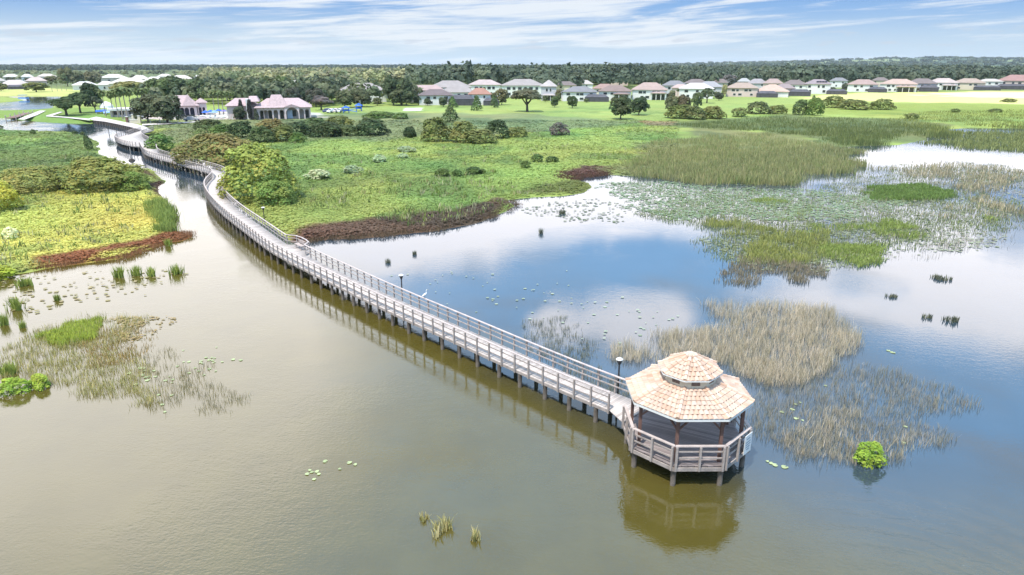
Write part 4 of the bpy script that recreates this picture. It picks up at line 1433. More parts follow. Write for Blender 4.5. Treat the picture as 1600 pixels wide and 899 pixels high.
# --- bushes on the right hand meadow
for a, b, c, d, k, L in ((1036, 1085, 165, 187, OLV, 'left end of the long bush row in front of the white houses'), (1062, 1104, 168, 188, (0.11, 0.125, 0.045), 'second bush of the long row in front of the white houses'),
        (1090, 1134, 167, 187, OLV, 'right end of the long bush row in front of the white houses'), (1163, 1208, 162, 180, (0.10, 0.115, 0.045), 'bush standing left of the middle in the right field'), (1200, 1232, 166, 180, OLV, 'small bush joined to the one in the right field'),
        (1236, 1264, 158, 181, MDG, 'taller bush in the middle of the right field'), (1258, 1287, 154, 182, GRN, 'tallest bush at the right of the middle clump'), (1282, 1322, 152, 170, OLV, 'olive bush at the edge of the pale field, leftmost of three'),
        (1312, 1360, 157, 173, (0.125, 0.14, 0.045), 'olive bush at the edge of the pale field, middle of three'), (1356, 1398, 157, 173, OLV, 'olive bush at the edge of the pale field, rightmost of three'),
        (1564, 1588, 155, 161, OLV, 'small bush alone on the bright field near the right edge')):
    bush(a, b, c, d, k, L, 'bushes in the right fields')
tree('cone', 1266, 1275, 149, 162, MDG, 'small conical tree behind the bush clump in the right field')
for a, b, c, d, L in ((1412, 1436, 179, 188, 'low bush streak in the right marsh, left'), (1484, 1500, 171, 177, 'low bush streak in the right marsh, middle'), (1545, 1566, 171, 177, 'low bush streak in the right marsh, right'), (1140, 1170, 170, 184, 'low scrub between the bush row and the field bush')):
    bush(a, b, c, d, (0.10, 0.125, 0.04), L, 'low scrub streaks', tiny=True)
# --- bushes standing in the water
o = bush(1327, 1378, 703, 735, (0.19, 0.27, 0.035), 'bright lime green bush floating alone in the reeds right of the gazebo', zb=-0.06)
for a, b, c, d, L in ((0, 52, 597, 620, 'lime green floating bush, left end of the low mat'), (40, 88, 590, 610, 'lime green floating bush, right end of the low mat')):
    bush(a, b, c, d, (0.21, 0.28, 0.035), L, 'floating lime bushes on the left', zb=-0.08, tiny=False, depth=0.6)

# single reed clumps
def reed_clump(px, py, wpx, hpx, ca, cb, label, group=None, n=26):
    x, y = un(px, py, 0)
    s = mpp(x, y)
    w, h = wpx * s, hpx * s * 0.8
    xx = x + rng.normal(size=n) * w * 0.20
    yy = y + rng.normal(size=n) * w * 0.20
    o = reeds('reed_clump', xx - x, yy - y, np.full(n, -0.05), np.full(n, h), tone(n, ca, cb), 5, w * 0.06, max(0.02, 0.06 * w), 0.2, None, None)
    o.location = (x, y, 0)
    tag(o, label, 'reed clump', group)
G1, G2 = (0.42, 0.46, 0.10), (0.26, 0.32, 0.07)
D1, D2 = (0.22, 0.22, 0.14), (0.13, 0.14, 0.09)
for px, py, w, h, L in ((186, 433, 17, 22, 'first from the left in the row below the red bank'), (213, 431, 15, 20, 'second in the row below the red bank'), (237, 431, 16, 18, 'third in the row below the red bank'),
        (276, 428, 18, 19, 'at the right end of the row below the red bank'), (263, 385, 12, 16, 'beside the red spit'), (24, 484, 22, 26, 'tall one in the upper left shallows'), (90, 470, 10, 14, 'thin one in the left shallows'),
        (38, 446, 24, 16, 'under the lime bush at the left meadow corner'), (6, 508, 16, 24, 'cut by the left edge, upper'), (36, 512, 12, 14, 'small one near the left edge'), (14, 585, 24, 26, 'above the lime floating mat')):
    reed_clump(px, py, w, h, G1, G2, 'yellow green reed clump, ' + L, 'reed clumps in the left shallows')
for px, py, w, h, L in ((606, 411, 8, 10, 'left one on the pond near the boardwalk'), (648, 398, 8, 9, 'second on the pond near the boardwalk'), (845, 365, 9, 11, 'near the pond shore below the pads'), (878, 334, 12, 9, 'beside the floating pads'),
        (1488, 503, 22, 12, 'right hand of the far pair on the open water'), (1448, 497, 18, 9, 'left hand of the far pair on the open water'), (1395, 465, 16, 8, 'faint one above the far pair'), (1470, 437, 26, 9, 'below the green patches at the right')):
    reed_clump(px, py, w, h, D1, D2, 'thin dark reed clump, ' + L, 'dark reed clumps in the pond', 16)
for px, py, w, h, L in ((663, 812, 24, 14, 'left one of the three in the foreground water'), (690, 830, 46, 26, 'middle and largest in the foreground water'), (741, 843, 26, 20, 'right one of the three in the foreground water')):
    reed_clump(px, py, w, h, (0.62, 0.52, 0.26), (0.36, 0.34, 0.12), 'sparse straw coloured reed clump, ' + L, 'foreground reed clumps', 14)
# single lily pads, near enough to count
def pad_mesh(seed):
    r = random.Random(seed)
    mb = MB()
    a0 = r.uniform(0, 6.28)
    pts = []
    for i in range(15):
        a = a0 + 0.22 + (2 * math.pi - 0.44) * i / 14
        q = 1 + 0.07 * math.sin(3 * a + seed)
        pts.append((math.cos(a) * q, math.sin(a) * q * 0.95, 0.05 * math.sin(2 * a)))
    mb.face([(0, 0, 0)] + pts, (1, 1, 1))
    return mb.mesh('lily_pad', M_REED)
PADM = [pad_mesh(i) for i in range(3)]
def lily(px, py, wpx, label, group, col=(0.46, 0.52, 0.27)):
    x, y = un(px, py, 0.02)
    _vi[0] += 1
    o = link('lily_pad', PADM[_vi[0] % 3], None, (x, y, 0.035), _vi[0] * 1.1)
    s = wpx * mpp(x, y) / 2 * 0.8
    o.scale = (s, s * 1.2, s)
    setcol(o, col, random.uniform(0.8, 1.15))
    tag(o, label, 'lily pad', group)
for px, py, w in ((480, 741, 8), (487, 738, 7), (495, 737, 8), (498, 741, 7), (491, 749, 7), (508, 721, 9), (531, 733, 6), (546, 723, 9), (555, 726, 7), (484, 735, 6)):
    lily(px, py, w, 'pale round lily pad floating in the open water left of the gazebo', 'lily pads on the open water')
for px, py, w in ((1205, 724, 8), (1211, 727, 10), (1226, 730, 12), (1199, 721, 6)):
    lily(px, py, w, 'pale lily pad floating right of the gazebo sign', 'lily pads by the gazebo')
for px, py, w in ((1238, 640, 8), (1243, 632, 7), (1250, 629, 5), (1222, 644, 8), (1244, 654, 9), (1254, 657, 5), (1415, 667, 7), (1290, 603, 6), (1412, 692, 7), (1395, 551, 9), (1388, 548, 7)):
    lily(px, py, w, 'small pale lily pad among the thin reeds right of the gazebo', 'lily pads in the thin reeds')
for k in range(46):
    px, py = random.choice([(295, 560), (325, 570), (270, 585), (235, 590), (335, 565), (245, 625), (225, 585), (130, 515)])
    px += random.gauss(0, 16); py += random.gauss(0, 8)
    lily(px, py, random.uniform(4, 8), 'pale lily pad beside the marsh grass in the left shallows', 'lily pads in the left shallows')
for px, py, w in ((364, 562, 8), (376, 563, 7)):
    lily(px, py, w, 'pale lily pad drifting alone at the right of the left shallows', 'two drifting lily pads')

# ------------------------------------------------------------------ houses
M_WALL = simple('stucco_wall', (1, 1, 1), 0.85, 0.03, 0.4, tint=True)
def roof_material():
    m, t, p, out = new_mat('tile_roof')
    oi = t.new('ShaderNodeObjectInfo')
    g = t.new('ShaderNodeNewGeometry')
    n1 = t.noise(g.outputs['Position'], 0.35, 4, 0.6)
    n2 = t.noise(g.outputs['Position'], 2.6, 3, 0.7)
    sp = t.new('ShaderNodeSeparateXYZ')
    t.l.new(g.outputs['Position'], sp.inputs[0])
    row = t.math('PINGPONG', t.math('MULTIPLY', sp.outputs[2], 5.0), 0.5)
    k = t.math('ADD', t.math('MULTIPLY', n1, 0.40), t.math('ADD', t.math('MULTIPLY', n2, 0.40), t.math('MULTIPLY', row, 0.35)))
    k = t.math('ADD', k, 0.28)
    mx = t.new('ShaderNodeVectorMath', operation='SCALE')
    t.l.new(oi.outputs['Color'], mx.inputs[0])
    t.l.new(k, mx.inputs['Scale'])
    t.put(p.inputs['Base Color'], mx.outputs[0])
    p.inputs['Roughness'].default_value = 0.8
    p.inputs['Specular IOR Level'].default_value = 0.2
    return m
M_ROOF = roof_material()
M_SCREEN = simple('insect_screen', (0.085, 0.080, 0.090), 0.6, 0.2, 0.6)
M_FRAME = simple('bronze_frame', (0.05, 0.042, 0.04), 0.5, 0.1, 1.0)
def hip(mb, x0, x1, y0, y1, z0, z1, o=0.6, ridge=None, th=0.18):
    """hip roof over a rectangle: four slopes, the soffit and the edge board"""
    x0, x1, y0, y1 = x0 - o, x1 + o, y0 - o, y1 + o
    w, d = x1 - x0, y1 - y0
    if w >= d:
        r = min(d / 2, w * 0.46) if ridge is None else ridge
        a, b = (x0 + r, (y0 + y1) / 2, z1), (x1 - r, (y0 + y1) / 2, z1)
        C = [(x0, y0, z0), (x1, y0, z0), (x1, y1, z0), (x0, y1, z0)]
        F = [(C[0], C[1], b, a), (C[1], C[2], b), (C[2], C[3], a, b), (C[3], C[0], a)]
    else:
        r = min(w / 2, d * 0.46) if ridge is None else ridge
        a, b = ((x0 + x1) / 2, y0 + r, z1), ((x0 + x1) / 2, y1 - r, z1)
        C = [(x0, y0, z0), (x1, y0, z0), (x1, y1, z0), (x0, y1, z0)]
        F = [(C[0], C[1], a), (C[1], C[2], b, a), (C[2], C[3], b), (C[3], C[0], a, b)]
    for q in F:
        mb.face(q)
    B = [(p[0], p[1], z0 - th) for p in C]
    for i in range(4):
        mb.face([B[i], B[(i + 1) % 4], C[(i + 1) % 4], C[i]])
    mb.face(B[::-1])
def openbox(mb, x0, x1, y0, y1, z0, z1, top=True):
    C = [(x0, y0), (x1, y0), (x1, y1), (x0, y1)]
    for i in range(4):
        a, b = C[i], C[(i + 1) % 4]
        mb.face([(*a, z0), (*b, z0), (*b, z1), (*a, z1)])
    if top:
        mb.face([(*c, z1) for c in C])
WIN = {}
def window_mesh(w, h):
    k = (round(w, 1), round(h, 1))
    if k not in WIN:
        mb = MB()
        mb.box((0, 0, 0), (w, 0.08, h))
        WIN[k] = mb.mesh('window', M_GLASS)
        fb = MB()
        for sx in (-1, 1):
            fb.box((sx * (w / 2 + 0.05), 0, 0), (0.1, 0.14, h + 0.2))
        for sz in (-1, 1):
            fb.box((0, 0, sz * (h / 2 + 0.05)), (w, 0.14, 0.1))
        WIN[k] = (WIN[k], fb.mesh('frame', M_WHITE))
    return WIN[k]
def house(x0, x1, ytop, yeave, ybase, wall, roof, label, group='houses along the far edge of the fields', win=3, storeys=2, yaw=0.0, lanai=None, porch=None, wing=None, cat='house', frames=True, solar=False, depth=0.62):
    cx = (x0 + x1) / 2
    x, y = un(cx, ybase, 0.9)
    z = float(ground_z(np.array([x]), np.array([y]))[0])
    s = mpp(x, y)
    az_ = math.atan2(x, y)
    w = (x1 - x0) * s * 0.98
    d = w * depth
    he = (ybase - yeave) * s
    hr = (ybase - ytop) * s - he
    hr = max(hr, 1.0) * 0.95
    # the roof peak stands further back than the front wall, so it needs a little less height
    r = tag(empty('house', (x, y, z), -az_ + yaw), label, cat, group)
    mb = MB()
    openbox(mb, -w / 2, w / 2, 0, d, -0.6, he + 0.05)
    if wing:
        wx0, wx1, wy, whe = wing
        openbox(mb, wx0 * w, wx1 * w, wy * d - 0.35 * d, wy * d + 0.3 * d, -0.6, whe * he)
    o = mb.build('wall', M_WALL, r)
    setcol(o, wall)
    mb = MB()
    hip(mb, -w / 2, w / 2, 0, d, he, he + hr)
    if wing:
        hip(mb, wx0 * w, wx1 * w, wy * d - 0.35 * d, wy * d + 0.3 * d, whe * he, whe * he + hr * 0.7, 0.5)
    lum = sum(roof) / 3
    roof = tuple(0.60 * c + 0.40 * lum * k for c, k in zip(roof, (1.06, 1.0, 0.94)))
    o = mb.build('roof', M_ROOF, r)
    setcol(o, roof)
    rows = [he * 0.74] if storeys == 2 else []
    rows.append(he * (0.27 if storeys == 2 else 0.5))
    ww, wh = max(0.9, min(1.7, w / 12)), max(1.1, min(1.6, he * (0.24 if storeys == 2 else 0.4)))
    for ri, zz in enumerate(rows):
        n = win if ri == 0 else max(1, win - 1)
        for i in range(n):
            u = (-0.40 + 0.80 * (i + 0.5 + 0.22 * math.sin(i * 3.1 + x)) / n) * w
            m_, f_ = window_mesh(ww * (1.0 if (i + ri) % 2 else 1.3), wh)
            q = link('window', m_, r, (u, -0.03, zz))
            if frames:
                link('frame', f_, q)
    if lanai:                      # screened pool cage: x from, x to (fractions of w), depth, height
        l0, l1, ld, lh = lanai
        l0, l1 = l0 + (l1 - l0) * 0.06, l1 - (l1 - l0) * 0.20
        lx0, lx1, ly = l0 * w, l1 * w, -ld
        mb = MB()
        q = min(2.2, (lx1 - lx0) * 0.2, ld * 0.4)
        P = [[(lx0, -0.2), (lx1, -0.2), (lx1, ly), (lx0, ly)], [(lx0 + q, -0.2), (lx1 - q, -0.2), (lx1 - q, ly + q), (lx0 + q, ly + q)]]
        lh *= 0.80
        ld *= 0.8
        zb, zt = -0.5, lh
        lo = [(*c, zb) for c in P[0]]
        mi = [(*c, lh * 0.62) for c in P[0]]
        hi_ = [(*c, zt) for c in P[1]]
        for A, B in ((lo, mi), (mi, hi_)):
            for i in (1, 2, 3):
                j = (i + 1) % 4
                mb.face([A[i], A[j], B[j], B[i]])
        mb.face(hi_)
        cage = mb.build('pool_cage', M_SCREEN, r)
        mb = MB()
        n = max(3, int((lx1 - lx0) / 2.2))
        for i in range(n + 1):
            xx = lx0 + (lx1 - lx0) * i / n
            mb.box((xx, ly - 0.04, lh * 0.25), (0.09, 0.09, lh * 0.75))
        mb.bar((lx0, ly - 0.04, lh * 0.62), (lx1, ly - 0.04, lh * 0.62), 0.1, 0.1)
        mb.build('cage_frame', M_FRAME, cage)
    if porch:                      # roofed porch with posts
        l0, l1, ld, lh = porch
        mb = MB()
        hip(mb, l0 * w, l1 * w, -ld, 0.3, lh, lh + 0.7, 0.3)
        q = mb.build('porch_roof', M_ROOF, r)
        setcol(q, roof)
        n = 4
        for i in range(n):
            mb = MB()
            xx = l0 * w + 0.2 + (l1 - l0 - 0.4 / w) * w * i / (n - 1)
            mb.box((xx, -ld + 0.2, lh / 2 - 0.2), (0.35, 0.35, lh + 0.2))
            q2 = mb.build('porch_post', M_WALL, r)
            setcol(q2, wall)
        mb = MB()
        mb.box(((l0 + l1) / 2 * w, -0.06, lh * 0.42), ((l1 - l0) * w * 0.8, 0.1, lh * 0.8))
        mb.build('sliding_door', M_GLASS, r)
    if solar:
        mb = MB()
        for i in range(4):
            t0 = 0.28
            zz = he + hr * 0.52
            yy = -0.6 + (d / 2 + 0.6) * 0.5
            mb.box((-w * 0.02 + i * 1.7, yy - 0.3, zz + 0.25), (1.5, 2.4, 0.08))
        q = mb.build('solar_panel', simple('solar_cells', (0.03, 0.05, 0.16), 0.25, 0.1, 2.0), r)
    return r
WHT, CRM, PNK, TAN, GRW = (0.76, 0.74, 0.72), (0.70, 0.60, 0.47), (0.66, 0.52, 0.47), (0.62, 0.52, 0.42), (0.52, 0.51, 0.53)
RPK, RRD, ROR, RGY, RBR, RPR, RPL = (0.40, 0.335, 0.315), (0.31, 0.195, 0.165), (0.47, 0.32, 0.235), (0.25, 0.245, 0.27), (0.25, 0.185, 0.175), (0.22, 0.155, 0.16), (0.56, 0.48, 0.43)
ORG = (0.52, 0.20, 0.12)
HOUSES = [
    # x0, x1, peak, eave, base, wall, roof, label, options
    (531, 604, 131, 142, 160, WHT, RPK, 'long white house with pink roof half hidden by trees above the playground', dict(win=5)),
    (672, 737, 127.3, 137.5, 158, WHT, RPK, 'large pale house with wide greyish pink roof, highest at the left of the far row', dict(win=4)),
    (641, 694, 134, 142, 160, WHT, (0.55, 0.34, 0.32), 'white house with long rosy roof beside the tall dark tree', dict(win=4, depth=0.4)),
    (655, 708, 140.5, 149.5, 164.5, WHT, RPR, 'white house with dark plum hip roof and big screened pool cage', dict(win=3, storeys=2, lanai=(0.30, 1.35, 5.5, 6.0))),
    (690, 742, 137, 145, 161, WHT, RPK, 'pink roofed house squeezed between the plum roof and the red orange roof', dict(win=3, depth=0.4)),
    (733, 783, 125.7, 133.5, 152, WHT, (0.55, 0.40, 0.37), 'white house with flat topped rosy roof behind the red orange one', dict(win=4)),
    (733, 767, 138.6, 148, 164.5, WHT, ORG, 'small white house with bright red orange roof behind conical trees', dict(win=2, lanai=(0.1, 1.1, 4.5, 4.2))),
    (783, 850, 124.8, 134.5, 152, WHT, RPK, 'widest white house with long pink roof behind the big oak', dict(win=6)),
    (845, 869, 126.5, 136, 157.5, GRW, (0.52, 0.44, 0.42), 'tall narrow pale house end right of the big oak', dict(win=2, depth=1.0, porch=(-0.4, 0.4, 2.5, 3.0))),
    (926, 962, 132, 139, 153, CRM, (0.44, 0.24, 0.19), 'cream house with rust red roof peeking out left behind the red roofed one', dict(win=2)),
    (879, 932, 136, 144.3, 158.5, WHT, RGY, 'white house with slate grey roof and low dark pool cage at its right', dict(win=4, lanai=(0.1, 1.05, 5.0, 4.6), wing=(-0.55, -0.15, 0.5, 0.92))),
    (935, 986, 134.4, 143.3, 157.3, WHT, RRD, 'white house with brick red roof between the grey roof and the dark tree pair', dict(win=4, porch=(-0.05, 0.45, 4.0, 3.6))),
    (954, 981, 120, 126, 134, PNK, RRD, 'pink house with red roof far back in front of the dark wood', dict(win=2, frames=False)),
    (987, 1041, 130, 141, 156.3, WHT, (0.50, 0.32, 0.27), 'white house with brown orange roof and porch right of the dark tree pair', dict(win=4, porch=(0.05, 0.48, 3.5, 3.8))),
    (1034, 1072, 127, 134.5, 150, GRW, RGY, 'grey roofed house behind, between the brown orange roof and the white roof', dict(win=3)),
    (1068, 1104, 124.5, 131, 147, GRW, RBR, 'house with dark brown roof standing furthest back behind the white roofed one', dict(win=2)),
    (1088, 1126, 128, 136.5, 150, GRW, (0.38, 0.37, 0.40), 'pale grey house behind the round trees left of the orange roof', dict(win=3)),
    (1049, 1075, 132.5, 138, 152, PNK, (0.60, 0.40, 0.35), 'small pinkish house tucked left of the white roofed house', dict(win=2)),
    (1061, 1113, 130.7, 139.3, 154.5, WHT, (0.70, 0.62, 0.58), 'white house with very pale pinkish roof behind the field trees', dict(win=3)),
    (1152, 1171, 122.8, 128, 137, GRW, (0.46, 0.46, 0.46), 'small pale grey house far back right of the grey tree', dict(win=2, frames=False)),
    (1167, 1197, 123.8, 131, 140, GRW, (0.38, 0.33, 0.34), 'grey brown roofed house far back behind the orange roof', dict(win=2, frames=False)),
    (1192, 1221, 123.7, 131, 143, PNK, (0.46, 0.30, 0.26), 'pinkish house with russet roof far back behind the salmon roof', dict(win=2, frames=False)),
    (1134, 1182, 130, 138.3, 151.5, PNK, ROR, 'beige pink house with orange roof and brown pool cage', dict(win=4, lanai=(0.42, 1.30, 5.5, 4.6))),
    (1180, 1230, 132.8, 143.5, 152, WHT, (0.66, 0.40, 0.28), 'low single storey house with broad salmon roof and white end wall', dict(win=1, storeys=1, depth=0.8)),
    (1208, 1240, 132, 138.6, 149.5, PNK, (0.36, 0.26, 0.26), 'low brown roofed house with large screened cage right of the salmon roof', dict(win=1, storeys=1, lanai=(0.15, 1.5, 6.0, 5.0))),
    (1222, 1257, 125.7, 133, 146.5, WHT, RBR, 'white house with brown hip roof left of the house with blue solar panels', dict(win=3)),
    (1257, 1295, 125, 132, 147, WHT, (0.36, 0.27, 0.30), 'white house with blue solar panels on its purplish roof', dict(win=3, solar=True, lanai=(0.3, 1.35, 5.5, 4.2))),
    (1325, 1368, 125, 132.6, 144, WHT, (0.46, 0.28, 0.24), 'white house with rust brown roof and dark pool cage at its front right', dict(win=3, lanai=(0.15, 0.98, 5.5, 4.6))),
    (1376, 1428, 124.3, 132, 144, WHT, (0.58, 0.36, 0.27), 'white house with orange brown roof and tall black window openings', dict(win=4, porch=(-0.05, 0.48, 3.0, 3.8))),
    (1417, 1459, 123.5, 131, 143, GRW, RBR, 'grey house with brown roof wrapped in pale screen cage', dict(win=3, lanai=(-0.1, 0.75, 5.0, 5.6))),
    (1450, 1492, 123, 129.8, 140.8, WHT, (0.56, 0.42, 0.38), 'white house with pinkish tan roof and porch, right of the screened grey house', dict(win=3, porch=(0.0, 0.48, 3.0, 3.6))),
    (1490, 1534, 123.3, 130, 140.6, CRM, ROR, 'cream house with bright orange roof and arched dark pool cage', dict(win=3, lanai=(0.1, 1.2, 5.0, 4.4))),
    (1527, 1562, 124, 128, 139.5, WHT, RPL, 'white house with peach roof and large windows near the right edge', dict(win=3)),
    (1560, 1612, 117.8, 127, 140, TAN, (0.44, 0.20, 0.17), 'large house with dark red roof and deep pool cage at the right edge', dict(win=4, lanai=(-0.55, 0.6, 5.5, 5.2))),
]
for a in HOUSES:
    house(*a[:7], a[7], **a[8])
MORE = [
    (604, 640, 133, 140, 154, WHT, RPK, 'pink roofed house showing behind the tall dark tree', dict(win=3)),
    (868, 900, 128, 134, 146, CRM, RBR, 'brown roofed house far behind the slate grey roof, left', dict(win=2, frames=False)),
    (898, 926, 126, 132, 143, WHT, RPL, 'peach roofed house far behind the slate grey roof, right', dict(win=2, frames=False)),
    (1004, 1032, 122, 128, 138, WHT, RBR, 'dark brown roof far back above the brown orange roof', dict(win=2, frames=False)),
    (1112, 1136, 124, 130, 142, GRW, RBR, 'grey brown roof just left of the leafless looking grey tree', dict(win=2, frames=False)),
    (1240, 1262, 121, 126, 135, CRM, RPL, 'peach roof peeking over the brown hip roof', dict(win=2, frames=False)),
    (1296, 1322, 122, 127, 137, WHT, RGY, 'grey roof behind the gap left of the rust brown roof', dict(win=2, frames=False)),
    (1362, 1386, 121.5, 126.5, 136, CRM, RBR, 'brown roof filling the gap right of the rust brown roof', dict(win=2, frames=False)),
]
for a in MORE:
    house(*a[:7], a[7], **a[8])
# pale houses beyond the lake on the left
PH = [
    (5, 46, 125.5, 133, 139.5, PNK, (0.64, 0.50, 0.46), 'low pink roofed lakeside house with dark pool cage on the far left', dict(lanai=(-0.30, 0.45, 5.0, 4.0))),
    (-14, 8, 122, 127, 133, CRM, RPL, 'pale house cut by the left edge beyond the lake', {}),
    (8, 30, 116, 120.5, 126, CRM, (0.72, 0.64, 0.55), 'cream roofed house behind the pink lakeside house, left', {}),
    (36, 52, 116.2, 120.5, 127, WHT, (0.74, 0.66, 0.58), 'cream roofed house behind the pink lakeside house, right', {}),
    (44, 72, 121, 127, 134, PNK, (0.66, 0.48, 0.42), 'pink roofed house left of the palm island, just above its round bush', {}),
    (62, 88, 115.8, 120, 127, CRM, (0.70, 0.56, 0.46), 'cream house left of the tall rounded tree beyond the lake', {}),
    (117, 151, 128, 133.5, 141, WHT, (0.76, 0.70, 0.66), 'white roofed house beyond the lake behind the dark oak', {}),
    (138, 160, 116, 121, 128, CRM, (0.70, 0.62, 0.52), 'cream roofed house right of the tall rounded tree', {}),
    (156, 180, 127.5, 133, 142, WHT, (0.74, 0.69, 0.62), 'white roofed house directly left of the large cream house', {}),
    (176, 234, 122.3, 131, 142, CRM, (0.72, 0.64, 0.50), 'largest cream house beyond the palms by the waterfront', dict(win=4)),
    (161, 198, 116.5, 122, 130, CRM, (0.74, 0.66, 0.55), 'wide cream roof behind the largest cream house, left', {}),
    (207, 233, 118, 124, 132, PNK, (0.70, 0.58, 0.50), 'pinkish cream roof behind the largest cream house, right', {}),
    (229, 258, 120.5, 126, 134, WHT, (0.74, 0.68, 0.58), 'white house with two dark windows right of the largest cream house', {}),
    (248, 270, 116, 120, 127, CRM, (0.74, 0.67, 0.58), 'cream roof above the dense dark trees of the waterfront, left', {}),
    (268, 301, 118, 124, 131, CRM, (0.72, 0.62, 0.54), 'cream roof above the dense dark trees of the waterfront, middle', {}),
    (305, 328, 116, 121, 128, WHT, (0.74, 0.68, 0.60), 'cream roof above the dense dark trees of the waterfront, right', {}),
    (98, 120, 117, 121, 127, WHT, (0.72, 0.64, 0.58), 'pale roof half hidden behind the tall rounded tree', {}),
    (450, 476, 126, 130, 137, CRM, (0.76, 0.70, 0.58), 'small pale house glimpsed among the trees above the clubhouse', {}),
    (1136, 1146, 117, 120, 125, WHT, (0.5, 0.5, 0.52), 'tiny pale house just showing at the foot of the wood', {}),
]
for a in PH:
    house(*a[:7], a[7], group='pale houses beyond the lake', storeys=1, frames=False, **{**dict(win=2), **a[8]})

# ------------------------------------------------------------------ clubhouse with its arcade
def arch_wall(mb, x0, x1, z0, z1, centers, hw, spring, y=0.0, th=0.35):
    """a wall with round arched openings, given as strips between the openings plus arch heads"""
    xs = x0
    for c in centers:
        w_ = hw if not isinstance(c, tuple) else c[1]
        sp = spring if not isinstance(c, tuple) else c[2]
        c0 = c if not isinstance(c, tuple) else c[0]
        mb.box(((xs + c0 - w_) / 2, y, (z0 + z1) / 2), (c0 - w_ - xs, th, z1 - z0))
        n = 10
        for i in range(n):
            a0, a1 = math.pi - math.pi * i / n, math.pi - math.pi * (i + 1) / n
            p0, p1 = (c0 + w_ * math.cos(a0), sp + w_ * math.sin(a0)), (c0 + w_ * math.cos(a1), sp + w_ * math.sin(a1))
            q = []
            for yy in (y - th / 2, y + th / 2):
                q += [(p0[0], yy, p0[1]), (p1[0], yy, p1[1]), (p1[0], yy, z1), (p0[0], yy, z1)]
            mb.hexa(q)
        xs = c0 + w_
    mb.box(((xs + x1) / 2, y, (z0 + z1) / 2), (x1 - xs, th, z1 - z0))
M_PINKW = simple('pink_stucco', (0.68, 0.55, 0.53), 0.85, 0.05, 0.5)
M_PINKR = simple('pink_tile', (0.43, 0.32, 0.315), 0.8, 0.16, 1.6)
M_SHADE = simple('shaded_recess_wall', (0.42, 0.36, 0.35), 0.85, 0.06, 0.6)  # pink stucco darkened: shade behind the arches painted into the wall
x, y = un(425, 186.5, 0.9)
s = mpp(x, y)
az_ = math.atan2(x, y)
z = float(ground_z(np.array([x]), np.array([y]))[0])
cb = tag(empty('clubhouse', (x, y, z), -az_ - 0.04), 'pink stucco clubhouse with arched arcade and pinkish tile roofs in front of the dark trees', 'clubhouse')
U = lambda px: (px - 425) * s
V_ = lambda py: (187 - py) * s
mb = MB()
arch_wall(mb, U(403), U(447), -0.5, V_(169.6), [U(411), U(416.8), U(423), U(431.5), U(440.5)], 0.75, V_(176), 0.0)
arch_wall(mb, U(465.5), U(484), -0.5, V_(168.3), [U(470.2), U(478.8)], 0.8, V_(175.5), 0.0)
arch_wall(mb, U(445), U(466.8), -0.5, V_(168.5), [(U(456), 2.15, V_(178.5))], 2.1, V_(178), -0.7)
mb.face([(U(444.8), -0.87, V_(168.5)), (U(467), -0.87, V_(168.5)), (U(456), -0.87, V_(164.5))])
mb.face([(U(444.8), -0.5, V_(168.5)), (U(456), -0.5, V_(164.5)), (U(467), -0.5, V_(168.5))])
mb.build('arcade', M_PINKW, cb)
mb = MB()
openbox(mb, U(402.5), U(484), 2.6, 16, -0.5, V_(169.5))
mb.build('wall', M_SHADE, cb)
mb = MB()
openbox(mb, U(360), U(402), 3.0, 12.0, -0.5, V_(166.5))
mb.build('wing', M_PINKW, cb)
mb = MB()
openbox(mb, U(389), U(396), 0.8, 3.4, -0.5, V_(156))
mb.build('stair_tower', M_WHITE, cb)
for px in (411, 423, 440.5, 478.5):
    mb = MB(); mb.box((U(px), 2.55, 1.5), (1.1, 0.08, 2.6)); mb.build('door', M_GLASS, cb)
mb = MB(); mb.box((U(452.5), 1.4, 1.6), (1.9, 0.08, 3.0)); mb.build('door', simple('glazed_door', (0.45, 0.52, 0.66), 0.3, 0.1, 1.0), cb)
mb = MB(); mb.box((U(459), 1.4, 1.9), (1.3, 0.08, 2.2)); mb.build('window', M_GLASS, cb)
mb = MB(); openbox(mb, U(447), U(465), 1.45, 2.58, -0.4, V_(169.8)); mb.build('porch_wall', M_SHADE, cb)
mb = MB()
hip(mb, U(403), U(484), -0.1, 15.5, V_(169.0), V_(156.5), 0.7, 4.5)
mb.build('roof', M_PINKR, cb)
mb = MB()
hip(mb, U(360), U(402), 3.0, 12.0, V_(166.2), V_(155.6), 0.7, 3.4)
mb.build('roof', M_PINKR, cb)
def frustum(mb, x0, x1, y0, y1, z0, tx0, tx1, ty0, ty1, z1):
    a = [(x0, y0, z0), (x1, y0, z0), (x1, y1, z0), (x0, y1, z0)]
    b = [(tx0, ty0, z1), (tx1, ty0, z1), (tx1, ty1, z1), (tx0, ty1, z1)]
    for i in range(4):
        mb.face([a[i], a[(i + 1) % 4], b[(i + 1) % 4], b[i]])
    mb.face(b)
for lx0, lx1, t0, t1, zt in ((393, 409, 393.5, 405, 152.8), (419, 451, 426.5, 441, 151.2)):
    mb = MB()
    frustum(mb, U(lx0), U(lx1), 0.2, 9, V_(168.5 if lx0 > 400 else 160), U(t0), U(t1), 4.0, 8.0, V_(zt))
    mb.build('roof_tower', M_PINKR, cb)
mb = MB()
hip(mb, U(445), U(467), -0.9, 6.0, V_(168.3), V_(164.3), 0.15, 0.01)
mb.build('porch_gable', M_PINKR, cb)

